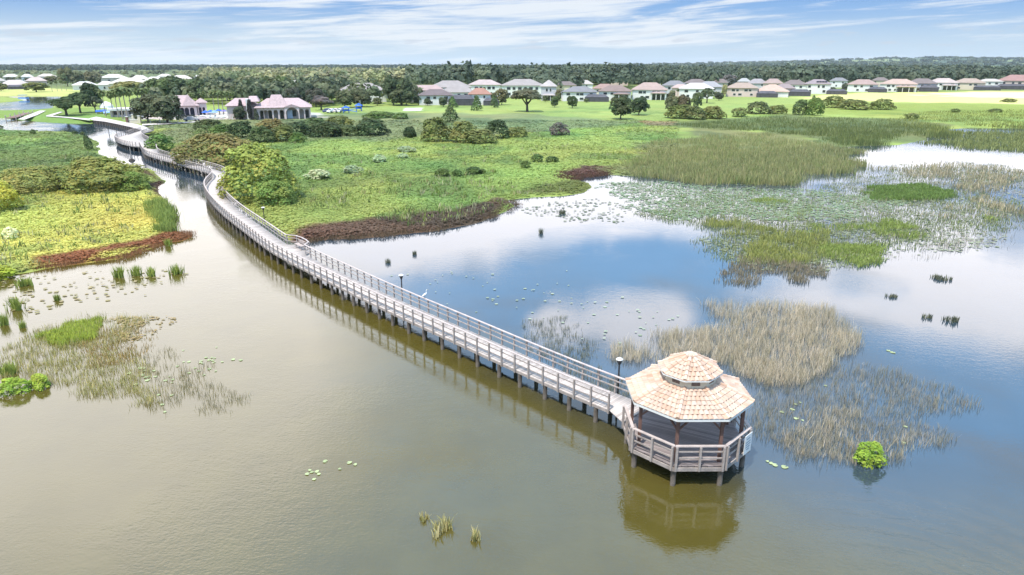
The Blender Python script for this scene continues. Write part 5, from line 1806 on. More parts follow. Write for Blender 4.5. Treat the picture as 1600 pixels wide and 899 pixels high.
# second club building behind the waterfront oak
x, y = un(297, 181, 0.9)
s = mpp(x, y)
z = float(ground_z(np.array([x]), np.array([y]))[0])
c2 = tag(empty('club_building', (x, y, z), -math.atan2(x, y)), 'pink club building with dark arched windows right of the big waterfront oak', 'building')
U2 = lambda px: (px - 297) * s
V2 = lambda py: (181 - py) * s
mb = MB()
arch_wall(mb, U2(255), U2(308), -0.5, V2(166), [U2(287), U2(293.5), U2(301)], 0.75, V2(172), 0.0)
mb.build('front_wall', M_PINKW, c2)
mb = MB()
arch_wall(mb, U2(309), U2(322.5), -0.5, V2(162), [U2(312.8), U2(318)], 0.5, V2(171), 1.0)
mb.build('end_wall', M_PINKW, c2)
mb = MB(); openbox(mb, U2(255), U2(322), 1.5, 12, -0.5, V2(163.5)); mb.build('wall', simple('dark_interior', (0.06, 0.06, 0.09), 0.6, 0.1, 1.0), c2)
mb = MB(); hip(mb, U2(255), U2(310), -0.2, 11, V2(166), V2(151), 0.6, 4.0); mb.build('roof', M_PINKR, c2)
mb = MB(); hip(mb, U2(289), U2(306), -0.6, 5, V2(165.8), V2(149), 0.3); mb.build('roof_gable', M_PINKR, c2)
mb = MB(); hip(mb, U2(308.5), U2(323), 0.8, 10, V2(161.9), V2(156), 0.4); mb.build('end_roof', M_PINKR, c2)
# low white roofed pool bar behind the palms
x, y = un(196, 182.5, 0.9); s = mpp(x, y); z = 0.9
c3 = tag(empty('pool_bar', (x, y, z), -math.atan2(x, y)), 'low pink pool bar with flat white roof behind the tall palms', 'building')
U3 = lambda px: (px - 196) * s
V3 = lambda py: (182.5 - py) * s
mb = MB(); openbox(mb, U3(176), U3(216), 0, 7, -0.5, V3(172.5)); mb.build('wall', M_PINKW, c3)
mb = MB(); mb.box((U3(196), 3.3, V3(171.6)), (U3(219) - U3(173), 9.0, 0.7)); mb.build('roof', M_WHITE, c3)
for px in (183, 192, 204, 211):
    mb = MB(); mb.box((U3(px), -0.03, 1.5), (1.3, 0.1, 1.5)); mb.build('window', M_GLASS, c3)
# white dome canopy and blue awning beside it
def dome(px0, px1, ytop, ybase, mat, label, name, cat):
    x, y = un((px0 + px1) / 2, ybase, 0.9); s = mpp(x, y); w = (px1 - px0) * s; h = (ybase - ytop) * s
    r = tag(empty(name, (x, y, 0.8), -math.atan2(x, y)), label, cat)
    mb = MB()
    hb = h * 0.45
    pts = [(0, 0, hb + (h - hb) * k) for k in (0.0, 0.35, 0.65, 0.88, 1.0)]
    mb.tube(pts, [w / 2, w * 0.46, w * 0.35, w * 0.19, 0.05], 14, cap=False)
    mb.build('canopy', mat, r)
    for i in range(6):
        a = i * math.pi / 3
        q = MB(); q.tube([(math.cos(a) * w * 0.46, math.sin(a) * w * 0.46, -0.2), (math.cos(a) * w * 0.46, math.sin(a) * w * 0.46, hb)], 0.09, 6); q.build('post', M_WHITE, r)
    return r
M_BLUE = simple('blue_canvas', (0.03, 0.12, 0.50), 0.6, 0.1, 1.5)
M_LBLUE = simple('light_blue_canvas', (0.22, 0.36, 0.62), 0.6, 0.1, 1.5)
dome(158, 178, 159, 176, M_WHITE, 'white domed canopy behind the palms left of the pool bar', 'dome_canopy', 'canopy')
def awning(px0, px1, ytop, ybase, mat, label):
    x, y = un((px0 + px1) / 2, ybase, 0.9); s = mpp(x, y); w = (px1 - px0) * s; h = (ybase - ytop) * s
    r = tag(empty('awning', (x, y, 0.8), -math.atan2(x, y)), label, 'awning')
    mb = MB()
    q = [(-w / 2, -1.5, h * 0.55), (w / 2, -1.5, h * 0.75), (w / 2, 2.5, h), (-w / 2, 2.5, h * 0.85)]
    mb.hexa([(a, b, c - 0.12) for a, b, c in q] + q)
    mb.build('cloth', mat, r)
    for a, b, c in q:
        m2 = MB(); m2.tube([(a * .94, b * .9, -0.3), (a * .94, b * .9, c - 0.15)], 0.07, 6); m2.build('post', M_WHITE, r)
awning(151, 166, 171.5, 178, M_BLUE, 'deep blue sloping awning left of the white dome canopy')
awning(163, 177, 173.5, 179, M_LBLUE, 'light blue sloping awning in front of the white dome canopy')
# pool deck umbrellas and sun loungers behind the white fence
def umbrella(px, py, w, h, mat, label, group):
    x, y = un(px, py, 0.9)
    r = tag(empty('pool_umbrella', (x, y, 0.8)), label, 'umbrella', group)
    mb = MB(); mb.tube([(0, 0, -0.2), (0, 0, h)], 0.05, 6); mb.build('pole', M_WHITE, r)
    mb = MB(); mb.tube([(0, 0, h - 0.75), (0, 0, h - 0.35), (0, 0, h + 0.05)], [w, w * 0.55, 0.04], 8, cap=False); mb.build('canopy', mat, r)
M_PURP = simple('purple_canvas', (0.20, 0.17, 0.40), 0.6, 0.1, 1.5)
for px, py, mt, L in ((322, 184, M_BLUE, 'blue pool umbrella closest to the pink club building'), (330, 183, M_BLUE, 'second blue pool umbrella right of the pink club building'), (336, 184, M_LBLUE, 'pale blue pool umbrella among the loungers'),
                      (351, 182, M_PURP, 'purple pool umbrella under the leaning palms'), (376, 184, M_LBLUE, 'light blue pool umbrella by the clubhouse wing'), (343, 181, M_BLUE, 'blue pool umbrella at the back of the pool deck')):
    umbrella(px, py, 1.5, 2.7, mt, L, 'pool umbrellas')
lm = MB()
lm.box((0, 0, 0.35), (0.7, 1.4, 0.10)); lm.bar((0, 0.65, 0.38), (0, 1.2, 0.85), 0.7, 0.08)
LSEAT = lm.mesh('lounger', M_WHITE)
lm = MB()
for sx in (-.28, .28):
    for sy in (-.6, .6):
        lm.box((sx, sy, 0.0), (0.07, 0.07, 0.65))
LLEG = lm.mesh('legs', M_WHITE)
for i in range(26):
    px, py = 314 + 2.6 * (i % 22) + random.uniform(-.6, .6), 185.6 - random.uniform(0, 2.0)
    x, y = un(px, py, 0.95)
    r = tag(empty('sun_lounger', (x, y, 0.95), random.uniform(-.4, .4)), 'white sun lounger in the row on the pool deck behind the fence', 'sun lounger', 'white loungers on the pool deck')
    link('bed', LSEAT, r); link('frame', LLEG, r)
# white fence in front of the pool
def fence(p0, p1, h, mat, name, label, step=2.6, z=0.85):
    a, b = un(*p0, z), un(*p1, z)
    r = tag(empty(name, (a[0], a[1], z)), label, 'fence')
    d = Vector((b[0] - a[0], b[1] - a[1], 0))
    n = max(2, int(d.length / step))
    mb = MB()
    for zz in (h * 0.95, h * 0.55, h * 0.2):
        mb.bar(Vector((0, 0, zz)), d + Vector((0, 0, zz)), 0.06, 0.09)
    mb.build('rails', mat, r)
    for i in range(n + 1):
        m2 = MB(); m2.box((0, 0, h / 2 - 0.1), (0.16, 0.16, h + 0.3)); m2.build('post', mat, r, d * (i / n))
fence((221, 193), (306, 189.5), 1.3, M_WHITE, 'white_fence', 'long low white fence beside the waterfront drive under the oak')
fence((306, 188.8), (378, 186.8), 1.3, M_WHITE, 'white_fence', 'white fence in front of the pool loungers')
M_HEDGE = M_LEAF
for k, (a, b, L) in enumerate(((279, 294, 'dark clipped hedge in front of the club building, left half'), (293, 308, 'dark clipped hedge in front of the club building, right half'))):
    o = bush(a, b, 180.5, 187.5, (0.03, 0.04, 0.035), L, 'dark hedges', name='hedge')
# gate pillars at the head of the boardwalk
for px, py, w, h, L in ((199.5, 192.5, 0.7, 2.2, 'dark gate pillar at the left end of the tan gate wall'), (219, 193, 0.8, 2.6, 'white gate pillar beside the boardwalk landing'), (208, 186.5, 0.6, 1.8, 'slim white gate pillar behind the tan gate wall')):
    x, y = un(px, py, 0.9)
    r = tag(empty('gate_pillar', (x, y, 0.7)), L, 'pillar', 'gate pillars')
    mb = MB(); mb.box((0, 0, h / 2), (w, w, h)); mb.build('shaft', M_CREAM if px > 205 else M_POSTW, r)
    mb = MB(); mb.box((0, 0, h + 0.08), (w + 0.2, w + 0.2, 0.16)); mb.build('cap', M_WHITE, r)
x, y = un(209, 192.5, 0.9)
r = tag(empty('gate_wall', (x, y, 0.7), -0.15), 'low tan entrance wall between the gate pillars', 'wall')
mb = MB(); mb.box((0, 0, 0.6), (3.9, 0.35, 1.2)); mb.build('wall', M_CREAM, r)
mb = MB(); mb.box((0, 0, 1.26), (4.0, 0.5, 0.12)); mb.build('coping', M_WHITE, r)

# seawall and promenade leading to the boardwalk
P = [un(*p, 0.9) for p in ((147, 189.5), (165, 191.5), (185, 195.5), (205, 200), (221, 204.5))]
r = tag(empty('seawall', (P[0][0], P[0][1], 0)), 'dark timber seawall with pale cap along the promenade', 'seawall')
mb, mc = MB(), MB()
for a, b in zip(P[:-1], P[1:]):
    A_, B_ = Vector((a[0] - P[0][0], a[1] - P[0][1], 0.25)), Vector((b[0] - P[0][0], b[1] - P[0][1], 0.25))
    mb.bar(A_, B_, 0.25, 1.7)
    mc.bar(A_ + Vector((0, 0, 0.92)), B_ + Vector((0, 0, 0.92)), 0.5, 0.12)
mb.build('sheeting', M_UNDER, r); mc.build('cap', M_CAP, r)
Q, _ = resample([(p[0] - P[0][0], p[1] - P[0][1]) for p in P], 2.2)
mb = MB()
mb.box((0, 0, 0.2), (0.24, 0.24, 1.5))
PM = mb.mesh('pile', M_PILE)
for q in Q:
    link('pile', PM, r, (q[0] + 0.1, q[1] - 0.26, 0))
M_CONC = simple('pale_concrete', (0.52, 0.47, 0.44), 0.85, 0.08, 0.8)
def sheet(name, px, z, mat, kind='structure'):
    mb = MB()
    mb.face([(*un(a, b, z), z) for a, b in px])
    o = mb.build(name, mat)
    bm = bmesh.new(); bm.from_mesh(o.data); bmesh.ops.triangulate(bm, faces=bm.faces[:]); bm.normal_update()
    for f_ in bm.faces:
        if f_.normal.z < 0:
            f_.normal_flip()
    bm.to_mesh(o.data); bm.free()
    return tag(o, kind=kind)
sheet('promenade', [(147, 188.5), (165, 190.5), (185, 194.5), (205, 199), (221, 203.6), (236, 203), (228, 198.5), (215, 194.5), (190, 190), (168, 185.5), (150, 182.5), (138, 185.5)], 1.14, M_CONC)
sheet('path', [(72, 182.2), (100, 184), (140, 188.2), (140, 185.6), (100, 182.5), (82, 181), (98, 175.3), (94, 174.8), (72, 180.6)], 1.12, M_CONC)
sheet('driveway', [(222, 196.2), (270, 193.6), (330, 189.6), (330, 188.4), (270, 191.4), (222, 193.8)], 1.12, M_CONC)
sheet('canoe_ramp', [(38, 187.2), (58, 180), (72, 173.2), (62, 173), (44, 180), (28, 186.4)], 1.12, M_CONC)
# little dock at the ramp
x, y = un(17, 185.5, 0.6); x2, y2 = un(44, 177, 0.9)
dk = tag(empty('dock', (x, y, 0)), 'small dark brown dock with white topped posts at the pale ramp', 'dock')
dv = Vector((x2 - x, y2 - y, 0))
mb = MB(); mb.bar(Vector((0, 0, 0.75)), dv + Vector((0, 0, 0.95)), 3.0, 0.25); mb.build('deck', M_POSTW, dk)
sd = dv.cross(Vector((0, 0, 1))).normalized() * 1.6
for i in range(5):
    for sg in (-1, 1):
        mb = MB(); mb.tube([(0, 0, -0.6), (0, 0, 1.7)], 0.16, 8); mb.tube([(0, 0, 1.7), (0, 0, 1.9)], [0.18, 0.08], 8)
        mb.build('post', M_CAP, dk, dv * (i / 4) + sd * sg)
# pontoon boat by the spit
x, y = un(37.5, 156.3, 0.0); s = mpp(x, y)
bt = tag(empty('pontoon_boat', (x, y, 0.0), -0.1), 'blue canopied pontoon boat moored beside the grassy spit', 'boat')
bw_ = 14.5 * s
for sy in (-1.0, 1.0):
    mb = MB(); mb.tube([(-bw_ / 2, sy, 0.15), (bw_ * 0.44, sy, 0.15), (bw_ / 2, sy, 0.35)], [0.42, 0.42, 0.1], 10); mb.build('float', M_WHITE, bt)
mb = MB(); mb.box((0, 0, 0.62), (bw_ * 0.95, 2.6, 0.14)); openbox(mb, -bw_ * 0.46, bw_ * 0.46, -1.25, 1.25, 0.7, 1.5, False); mb.build('deck', M_LBLUE, bt)
mb = MB(); mb.box((-0.3, 0, 2.7), (bw_ * 0.72, 2.7, 0.22)); mb.build('canopy', M_BLUE, bt)
for sx in (-0.33, 0.28):
    for sy in (-1.2, 1.2):
        mb = MB(); mb.tube([(sx * bw_, sy, 0.6), (sx * bw_, sy, 2.65)], 0.06, 6); mb.build('canopy_post', M_WHITE, bt)

# cars
def car(px, py, paint, label, rz, L=4.6):
    x, y = un(px, py, 1.0)
    z = max(1.13, float(ground_z(np.array([x]), np.array([y]))[0]) + 0.02)
    r = tag(empty('parked_car', (x, y, z), rz), label, 'car', 'cars by the clubhouse')
    prof = [(-0.5, 0.35), (-0.5, 0.85), (-0.42, 1.0), (-0.30, 1.08), (-0.20, 1.62), (0.12, 1.68), (0.26, 1.10), (0.46, 0.98), (0.5, 0.75), (0.5, 0.35)]
    mb = MB()
    n = len(prof)
    ins = lambda zz: 0.90 if zz < 1.2 else 0.70
    A_ = [(a * L, -ins(b), b) for a, b in prof]; B_ = [(a * L, ins(b), b) for a, b in prof]
    for i in range(n):
        j = (i + 1) % n
        mb.face([A_[i], B_[i], B_[j], A_[j]])
    mb.face(A_); mb.face(B_[::-1])
    mb.build('body', paint, r)
    for sy in (-1, 1):
        mb = MB(); mb.face([(-0.25 * L, sy * 0.875, 1.12), (0.22 * L, sy * 0.875, 1.14), (0.10 * L, sy * 0.735, 1.60), (-0.18 * L, sy * 0.735, 1.56)]); mb.build('side_window', M_GLASS, r)
    mb = MB(); mb.face([(-0.30 * L - 0.02, -0.7, 1.12), (-0.30 * L - 0.02, 0.7, 1.12), (-0.205 * L - 0.02, 0.62, 1.56), (-0.205 * L - 0.02, -0.62, 1.56)]); mb.build('rear_window', M_GLASS, r)
    mb = MB(); mb.face([(0.255 * L + 0.02, 0.7, 1.15), (0.255 * L + 0.02, -0.7, 1.15), (0.135 * L + 0.02, -0.62, 1.62), (0.135 * L + 0.02, 0.62, 1.62)]); mb.build('windscreen', M_GLASS, r)
    for sx in (-0.31, 0.31):
        for sy in (-1, 1):
            mb = MB(); mb.tube([(sx * L, sy * 0.72, 0.34), (sx * L, sy * 0.93, 0.34)], 0.34, 14); mb.build('wheel', M_BLACK, r)
M_SILV = simple('grey_paint', (0.28, 0.29, 0.31), 0.25, 0.05, 1.0, 0, 0.6)
M_DBLUE = simple('dark_blue_paint', (0.03, 0.04, 0.12), 0.25, 0.05, 1.0, 0, 0.6)
M_CARW = simple('white_car_paint', (0.75, 0.75, 0.76), 0.25, 0.03, 1.0, 0, 0.6)
M_CARP = simple('champagne_paint', (0.60, 0.50, 0.48), 0.25, 0.03, 1.0, 0, 0.6)
car(299, 190.2, M_SILV, 'dark grey estate car on the drive beside the white fence', 0.3)
car(512, 176.5, M_DBLUE, 'dark blue car in the row left of the playground', 1.2)
car(519, 176.8, M_CARW, 'white car, first of the pair left of the playground', 1.1)
car(526, 176.5, M_CARP, 'champagne coloured car beside the white one at the playground', 1.2)
car(533, 176.3, M_CARW, 'white car parked closest to the blue play tower', 1.2)
car(318, 189.6, M_CARP, 'champagne car parked right of the dark grey estate on the drive', 0.2, 4.2)
# playground
def play_tower(px, py, hpx, label, slide_dir):
    x, y = un(px, py, 1.0); s = mpp(x, y); h = hpx * s
    z = float(ground_z(np.array([x]), np.array([y]))[0])
    r = tag(empty('play_tower', (x, y, z), 0.3), label, 'playground tower', 'blue playground towers')
    for sx in (-1.1, 1.1):
        for sy in (-1.1, 1.1):
            mb = MB(); mb.tube([(sx, sy, -0.3), (sx, sy, h * 0.72)], 0.09, 6); mb.build('post', M_BLUE, r)
    mb = MB(); mb.box((0, 0, h * 0.32), (2.4, 2.4, 0.15)); openbox(mb, -1.15, 1.15, -1.15, 1.15, h * 0.32, h * 0.50, False); mb.build('platform', M_BLUE, r)
    mb = MB(); mb.tube([(0, 0, h * 0.70), (0, 0, h)], [1.9, 0.1], 4, cap=True); mb.build('canopy', M_BLUE, r)
    mb = MB()
    mb.bar((slide_dir * 1.1, 0, h * 0.33), (slide_dir * 4.4, 0, 0.3), 0.9, 0.12); mb.bar((slide_dir * 1.1, 0.45, h * 0.36), (slide_dir * 4.4, 0.45, 0.45), 0.08, 0.3); mb.bar((slide_dir * 1.1, -0.45, h * 0.36), (slide_dir * 4.4, -0.45, 0.45), 0.08, 0.3)
    mb.build('slide', M_LBLUE, r)
play_tower(541, 176.5, 11, 'blue play tower with slide, the nearer of the two by the parked cars', 1)
play_tower(561, 173.5, 12, 'blue play tower with sloping roof beside the white pole', -1)
x, y = un(563.5, 173.5, 1.0)
r = tag(empty('flagpole', (x, y, 0.8)), 'thin white pole rising beside the right hand play tower', 'pole')
mb = MB(); mb.tube([(0, 0, -.3), (0, 0, 4.2)], [0.09, 0.06], 6); mb.build('pole', M_WHITE, r)
mb = MB(); mb.tube([(0, 0, 4.2), (0, 0, 4.42)], [0.11, 0.03], 8); mb.build('finial', M_WHITE, r)

# ------------------------------------------------------------------ trees
T = [
    ('oak', 78, 132, 152.5, 181.5, DKG, 'broad dark oak with bent trunk on the lawn inside the curving path', None),
    ('oak', 104, 148, 145, 177.5, (0.05, 0.075, 0.028), 'dark oak standing right behind the one with bent trunk', None),
    ('round', 128, 163, 131, 167, (0.038, 0.055, 0.026), 'tall dense dark tree behind the two oaks on the lawn', None),
    ('oak', 136, 164, 152, 177, (0.055, 0.066, 0.038), 'small greyish oak right of the two dark oaks', None),
    ('round', 206, 258, 152, 192, (0.062, 0.074, 0.036), 'left crown of the wide oak over the boardwalk entrance', None),
    ('round', 232, 292, 149, 194, (0.070, 0.080, 0.040), 'widest grey green oak on the waterfront, before the club building', None),
    ('round', 38, 76, 129.5, 144.5, (0.13, 0.15, 0.045), 'round yellow green tree on the grassy point beyond the lake', None),
    ('round', 94, 118, 108, 135.5, (0.115, 0.125, 0.06), 'tall rounded olive tree rising above the pale houses', None),
    ('round', 110, 136, 112, 134, (0.105, 0.115, 0.058), 'olive tree just right of the tall rounded one', None),
    ('round', 132, 162, 113, 133, (0.12, 0.125, 0.065), 'pale olive tree in front of the cream roofs', None),
    ('round', -8, 12, 131, 143, (0.11, 0.12, 0.045), 'bushy tree cut by the left edge at the pink lakeside house', None),
    ('round', 70, 92, 119, 132, (0.12, 0.12, 0.055), 'olive tree behind the palms on the grassy point', None),
    ('round', 230, 272, 124, 160, MDG, 'dark green tree left of the club building, behind the palms', None),
    ('round', 256, 300, 122, 158, (0.058, 0.083, 0.036), 'dense dark green tree directly behind the club building', None),
    ('round', 292, 328, 124, 160, (0.068, 0.090, 0.040), 'dark green tree right behind the end wall of the club building', None),
    ('round', 176, 226, 128, 148, (0.16, 0.16, 0.055), 'yellowish spreading tree between the cream house and the palms', None),
    ('round', 338, 372, 124, 158, (0.036, 0.052, 0.034), 'very dark tall tree behind the leaning palms', None),
    ('round', 364, 392, 129, 160, (0.045, 0.062, 0.034), 'dark tree between the leaning palms and the clubhouse roof', None),
    ('round', 384, 416, 134, 166, (0.060, 0.080, 0.044), 'grey green tree behind the left tower of the clubhouse', None),
    ('round', 406, 434, 122, 152, (0.062, 0.088, 0.030), 'tall rounded green tree above the clubhouse, left of a pair', None),
    ('round', 430, 456, 120, 152, (0.066, 0.094, 0.030), 'tall rounded green tree above the clubhouse, right of a pair', None),
    ('round', 408, 442, 140, 162, (0.088, 0.105, 0.055), 'pale green round tree peeping over the middle of the clubhouse roof', None),
    ('round', 442, 474, 139, 168, (0.058, 0.066, 0.046), 'dark grey tree behind the right hip of the clubhouse roof', None),
    ('round', 464, 496, 130, 166, (0.044, 0.060, 0.034), 'dark tree behind the round greyish tree', None),
    ('round', 490, 530, 124.5, 160, (0.048, 0.064, 0.038), 'largest dark tree of the group above the parked cars', None),
    ('round', 478, 510, 141, 168, (0.060, 0.064, 0.044), 'dark grey tree between clubhouse and parked cars', None),
    ('oak', 483, 522, 150.5, 173, (0.125, 0.105, 0.095), 'dome shaped greyish mauve tree right of the clubhouse', None),
    ('round', 522, 556, 143, 169, (0.075, 0.090, 0.042), 'round green tree behind the blue play towers, left', None),
    ('round', 548, 584, 142, 168, (0.070, 0.082, 0.040), 'round green tree behind the blue play towers, right', None),
    ('round', 528, 560, 136, 160, (0.090, 0.088, 0.050), 'brownish green tree in front of the long pink roofed house', None),
    ('round', 558, 590, 138, 158, (0.080, 0.086, 0.052), 'grey tree covering the middle of the long pink roofed house', None),
    ('round', 600, 630, 122, 165, (0.046, 0.066, 0.030), 'tallest dark tree left of the white houses', None),
    ('round', 622, 648, 126, 166, (0.052, 0.068, 0.034), 'dark tree joined to the tallest one left of the white houses', None),
    ('round', 606, 650, 140, 166, (0.060, 0.074, 0.034), 'broad dark tree below the tallest one, at the lawn edge', None),
    ('round', 646, 662, 150, 165, (0.050, 0.068, 0.034), 'small dark tree at the corner of the rosy roofed house', None),
    ('cone', 699, 715, 151, 169, (0.075, 0.125, 0.040), 'bright green conical tree in front of the big pool cage', None),
    ('round', 684, 702, 153, 168, (0.055, 0.072, 0.035), 'dark shrubby tree left of the bright conical tree', None),
    ('cone', 736, 755, 150, 174, (0.065, 0.105, 0.034), 'green conical tree in front of the red orange roof', None),
    ('cone', 764, 780, 149, 169, (0.058, 0.090, 0.034), 'slender dark conical tree right of the red orange roof', None),
    ('round', 772, 796, 140, 165, (0.11, 0.105, 0.050), 'straw green tree left of the big oak', None),
    ('oak', 796, 852, 139, 175.5, (0.088, 0.092, 0.052), 'big spreading oak standing alone on the mown lawn', None),
    ('round', 859, 874, 152, 168.5, (0.055, 0.082, 0.030), 'small round tree right of the big oak', None),
    ('round', 884, 904, 151.5, 170, (0.042, 0.068, 0.024), 'small dark oval tree in front of the grey roofed house', None),
    ('round', 951, 988, 152.5, 187, (0.052, 0.070, 0.030), 'dark dense tree on the lawn, nearer of a pair', None),
    ('round', 982, 1014, 153, 181, (0.038, 0.056, 0.026), 'dark dense tree on the lawn, further and right of a pair', None),
    ('round', 1035, 1062, 152, 178, (0.082, 0.092, 0.044), 'olive tree rising over the left end of the long bush row', None),
    ('round', 1054, 1080, 151, 178, (0.085, 0.075, 0.042), 'brownish tree rising over the middle of the long bush row', None),
    ('oak', 1090, 1119, 139, 162, (0.060, 0.078, 0.036), 'oak with clear trunk before the white houses in the right field', None),
    ('round', 1079, 1098, 146, 171, (0.062, 0.085, 0.034), 'dark leaning tree left of the oak in the right field', None),
    ('round', 1116, 1130, 146, 158, (0.050, 0.060, 0.036), 'dark bushy tree between the oak and the beige pink house', None),
    ('round', 1124, 1152, 117.5, 138, (0.125, 0.118, 0.105), 'leafless looking grey tree left of the orange roof', None),
    ('round', 1126, 1136, 133, 152, (0.20, 0.20, 0.09), 'pale yellowish tree at the corner of the beige pink house', None),
    ('round', 1314, 1326, 131, 143, (0.075, 0.088, 0.055), 'grey green tree left of the rust brown roof', None),
    ('round', 1178, 1190, 131, 140, (0.065, 0.075, 0.050), 'dark tree between the grey brown and russet roofs', None),
    ('round', 1002, 1020, 119, 134, (0.055, 0.075, 0.045), 'dark green tree behind the brown orange roof', None),
    ('round', 866, 880, 141, 158, (0.13, 0.13, 0.07), 'pale mottled tree left of the slate grey roof', None),
    ('round', 1044, 1056, 142, 155, (0.12, 0.125, 0.065), 'pale green tree at the corner of the pale roofed white house', None),
    ('column', 374.5, 382, 156, 187.6, (0.030, 0.030, 0.024), 'narrow dark cypress at the clubhouse wing, left of two', None),
    ('column', 388, 396, 155, 188, (0.030, 0.030, 0.024), 'narrow dark cypress at the clubhouse tower, right and taller of two', None),
    ('round', 364, 386, 167, 188, (0.055, 0.070, 0.038), 'dark bushy tree before the clubhouse wing', None),
    ('cone', 396, 406, 170, 188.2, (0.048, 0.060, 0.034), 'small dark conical tree at the first arch of the clubhouse', None),
]
for k, x0, x1, yt, yb, c, L, g in T:
    tree(k, x0, x1, yt, yb, c, L)
rg = random.Random(5)
for x0, yb, w, h in ((668, 166, 13, 11), (712, 165, 11, 9), (728, 160, 12, 9), (770, 158, 13, 12), (852, 160, 12, 10), (872, 159, 10, 9), (916, 161, 9, 6), (940, 158, 9, 7), (984, 157, 9, 8), (1044, 156, 10, 9), (1120, 153, 11, 9),
                     (1172, 152, 8, 6), (1232, 150, 9, 7), (1252, 148, 8, 6), (1300, 146, 12, 9), (1370, 144.5, 9, 7), (1432, 143.5, 8, 6), (1486, 141.5, 8, 6), (1548, 140.5, 9, 6), (1064, 150, 12, 12), (1110, 148, 12, 10), (900, 152, 14, 11), (960, 146, 14, 11),
                     (1030, 146, 13, 10), (1150, 142, 12, 9), (1206, 141, 12, 9), (1270, 140, 12, 9), (1350, 138, 14, 9), (1440, 137, 14, 9), (1500, 136, 14, 9), (590, 166, 16, 12), (660, 157, 14, 10), (700, 150, 14, 9)):
    k = rg.choice([(0.06, 0.08, 0.035), (0.085, 0.10, 0.045), (0.05, 0.07, 0.03), (0.11, 0.11, 0.055)])
    tree('round', x0 - w / 2, x0 + w / 2, yb - h, yb, k, 'small garden tree growing among the houses along the far field edge', 'garden trees among the far houses')
for px, yt, yb, L in ((166, 141.5, 183, 'leftmost of the tall palms by the pool bar'), (178, 144, 184, 'second of the tall palms by the pool bar'), (185, 140.5, 185, 'third of the tall palms by the pool bar'), (192, 139, 187, 'fourth of the tall palms by the pool bar, before its left window'),
        (199, 137.5, 185, 'fifth of the tall palms by the pool bar'), (207, 139.5, 183, 'sixth of the tall palms by the pool bar'), (219, 139, 178, 'seventh of the tall palms, behind the oak crown'), (225, 140, 178, 'eighth of the tall palms, behind the oak crown'),
        (231, 138.5, 176, 'rightmost of the tall palms behind the oak crown'), (336, 143, 180, 'leftmost of the slim palms by the pool deck'), (344, 141.5, 182, 'second of the slim palms by the pool deck'), (350, 144, 183, 'leaning middle palm of the slim ones by the pool deck'),
        (356, 144, 172, 'fourth of the slim palms by the pool deck'), (365, 145, 170, 'rightmost of the slim palms by the pool deck'), (288, 153, 180, 'short palm before the gable of the club building'), (303, 147, 179, 'palm at the corner of the club building gable'),
        (321, 145, 178, 'palm at the end wall of the club building'), (626, 133, 166, 'tall pale trunked palm before the dark trees left of the white houses'), (589, 145, 163, 'small palm before the long pink roofed house'), (598, 147, 164, 'second small palm before the long pink roofed house'),
        (82, 128, 144, 'leftmost palm on the grassy point beyond the lake'), (90, 126.5, 143.5, 'second palm on the grassy point beyond the lake'), (97, 126, 143, 'third palm on the grassy point beyond the lake'), (104, 127.5, 142.5, 'rightmost palm on the grassy point beyond the lake'),
        (779, 134, 152, 'palm rising between the rosy roof and the wide pink roof'), (757, 137, 154, 'palm above the red orange roof'), (1058, 140, 154.5, 'palm left of the pale roofed white house')):
    palm(px, yt, yb, L, 'palms')

# ------------------------------------------------------------------ the far woods (each reads as one mass)
def wood(name, rows, h, w, cols, label, cards_n=44, seed=1, zb=0.8, leaf=2.0):
    """crowns over a pixel box of ground (x0,x1,y0,y1,count)"""
    r = np.random.default_rng(seed)
    C, Nn, S, K = [], [], [], []
    for x0, x1, y0, y1, n in rows:
        px, py = r.uniform(x0, x1, n), r.uniform(y0, y1, n)
        xy = np.array([un(a, b, zb) for a, b in zip(px, py)])
        d = np.hypot(xy[:, 0], xy[:, 1])
        zg = ground_z(xy[:, 0], xy[:, 1])
        hh = h * r.uniform(0.72, 1.18, n) * (0.58 + 0.84 * fbm(xy[:, 0], xy[:, 1], 70, 25, 3))
        ww = w * r.uniform(0.7, 1.3, n)
        ci = np.array(cols)[r.integers(0, len(cols), n)] * r.uniform(0.75, 1.25, (n, 1))
        u = unit(r.normal(size=(n, cards_n, 3)))
        u[..., 2] = np.abs(u[..., 2]) * 1.0 - 0.25
        lump = 1 + 0.22 * np.sin(u[..., 0] * 5 + px[:, None]) + 0.18 * np.sin(u[..., 1] * 6 + py[:, None] * 7)
        p = np.stack([xy[:, 0, None] + u[..., 0] * ww[:, None] * .5 * lump, xy[:, 1, None] + u[..., 1] * ww[:, None] * .5 * lump, zg[:, None] + hh[:, None] * (0.52 + 0.46 * u[..., 2] * lump)], -1)
        C.append(p.reshape(-1, 3))
        Nn.append((u * 1.0 + r.normal(size=u.shape) * 0.28 + np.array([0, 0, .2])).reshape(-1, 3))
        S.append((leaf * np.repeat(ww / w, cards_n) * r.uniform(0.6, 1.3, n * cards_n)))
        K.append((ci[:, None, :] * r.uniform(0.85, 1.16, (n, cards_n, 1))).reshape(-1, 3))
    v, f, c = cards(np.concatenate(C), np.concatenate(Nn), np.concatenate(S), np.concatenate(K), r)
    o = link(name, np_mesh(name, v, f, np.clip(c, 0, .9), M_LEAF))
    return tag(o, label, None, None, 'stuff')
DW = [(0.090, 0.115, 0.072), (0.105, 0.130, 0.080), (0.075, 0.100, 0.066), (0.125, 0.145, 0.085)]
PW = [(0.30, 0.30, 0.15), (0.24, 0.26, 0.12), (0.37, 0.35, 0.18), (0.17, 0.20, 0.10), (0.26, 0.245, 0.15)]
LW = [(0.065, 0.085, 0.065), (0.08, 0.10, 0.07), (0.10, 0.12, 0.08)]
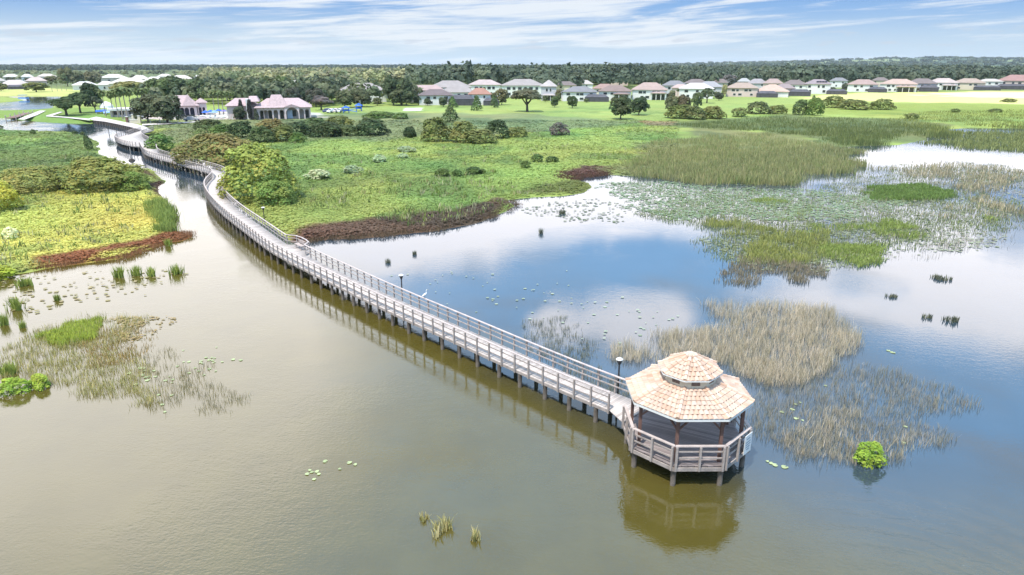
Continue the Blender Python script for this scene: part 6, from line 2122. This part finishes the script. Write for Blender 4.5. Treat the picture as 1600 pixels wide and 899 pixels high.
wood('dark_wood', [(630, 1120, 114, 132, 1500), (1120, 1700, 112, 126, 1500), (630, 1120, 128, 134, 420), (1110, 1330, 124, 129, 240), (1300, 1700, 121, 127, 420), (640, 900, 133, 146, 150), (900, 1120, 132, 142, 120), (1120, 1320, 128, 136, 120), (1310, 1660, 126, 134, 220)], 15.5, 12, DW, 'dark green wood behind the white houses', 64, 1, leaf=2.3)
wood('pale_wood', [(315, 660, 113.5, 130, 1100), (330, 640, 128, 140, 130)], 12, 12, PW, 'mixed pale green woodland behind the clubhouse', 60, 2, leaf=2.3)
wood('club_wood', [(328, 520, 146, 166, 150), (500, 655, 147, 164, 70), (232, 345, 148, 163, 60)], 9.0, 9, [(0.10, 0.13, 0.065), (0.14, 0.16, 0.08), (0.08, 0.105, 0.06), (0.19, 0.20, 0.11)], 'dense mixed trees packed behind the clubhouse', 60, 7, leaf=1.7)
wood('left_wood', [(-120, 640, 108.6, 113, 1300), (560, 1000, 108, 112, 500)], 15, 16, LW, 'dark bluish tree belt along the left horizon', 30, 3, leaf=3.4)
wood('suburb_trees', [(-120, 330, 113, 118, 160), (-120, 330, 118, 128, 70), (240, 340, 130, 140, 30)], 6.5, 8, PW[:2] + [(0.09, 0.10, 0.055)], 'small trees between the pale houses beyond the lake', 36, 4)
wood('far_trees', [(-200, 1800, 104.6, 107.6, 2600)], 13, 34, [(0.08, 0.10, 0.055), (0.10, 0.12, 0.06), (0.06, 0.08, 0.05)], 'far hazy trees near the horizon', 22, 5, leaf=9.0)

# ------------------------------------------------------------------ the air
def haze(density):
    m = bpy.data.materials.new('haze_air')
    m.use_nodes = True
    t = NT(m.node_tree)
    out = t.new('ShaderNodeOutputMaterial')
    pv = t.new('ShaderNodeVolumePrincipled')
    pv.inputs['Color'].default_value = (0.80, 0.90, 1.0, 1)
    pv.inputs['Density'].default_value = density
    pv.inputs['Anisotropy'].default_value = 0.0
    t.l.new(pv.outputs[0], out.inputs['Volume'])
    mb = MB()
    mb.box((0, 4550, 49), (19600, 10600, 104))
    o = mb.build('haze', m)
    tag(o, kind='stuff')
haze(4.5e-5)
SC.cycles.volume_bounces = 0
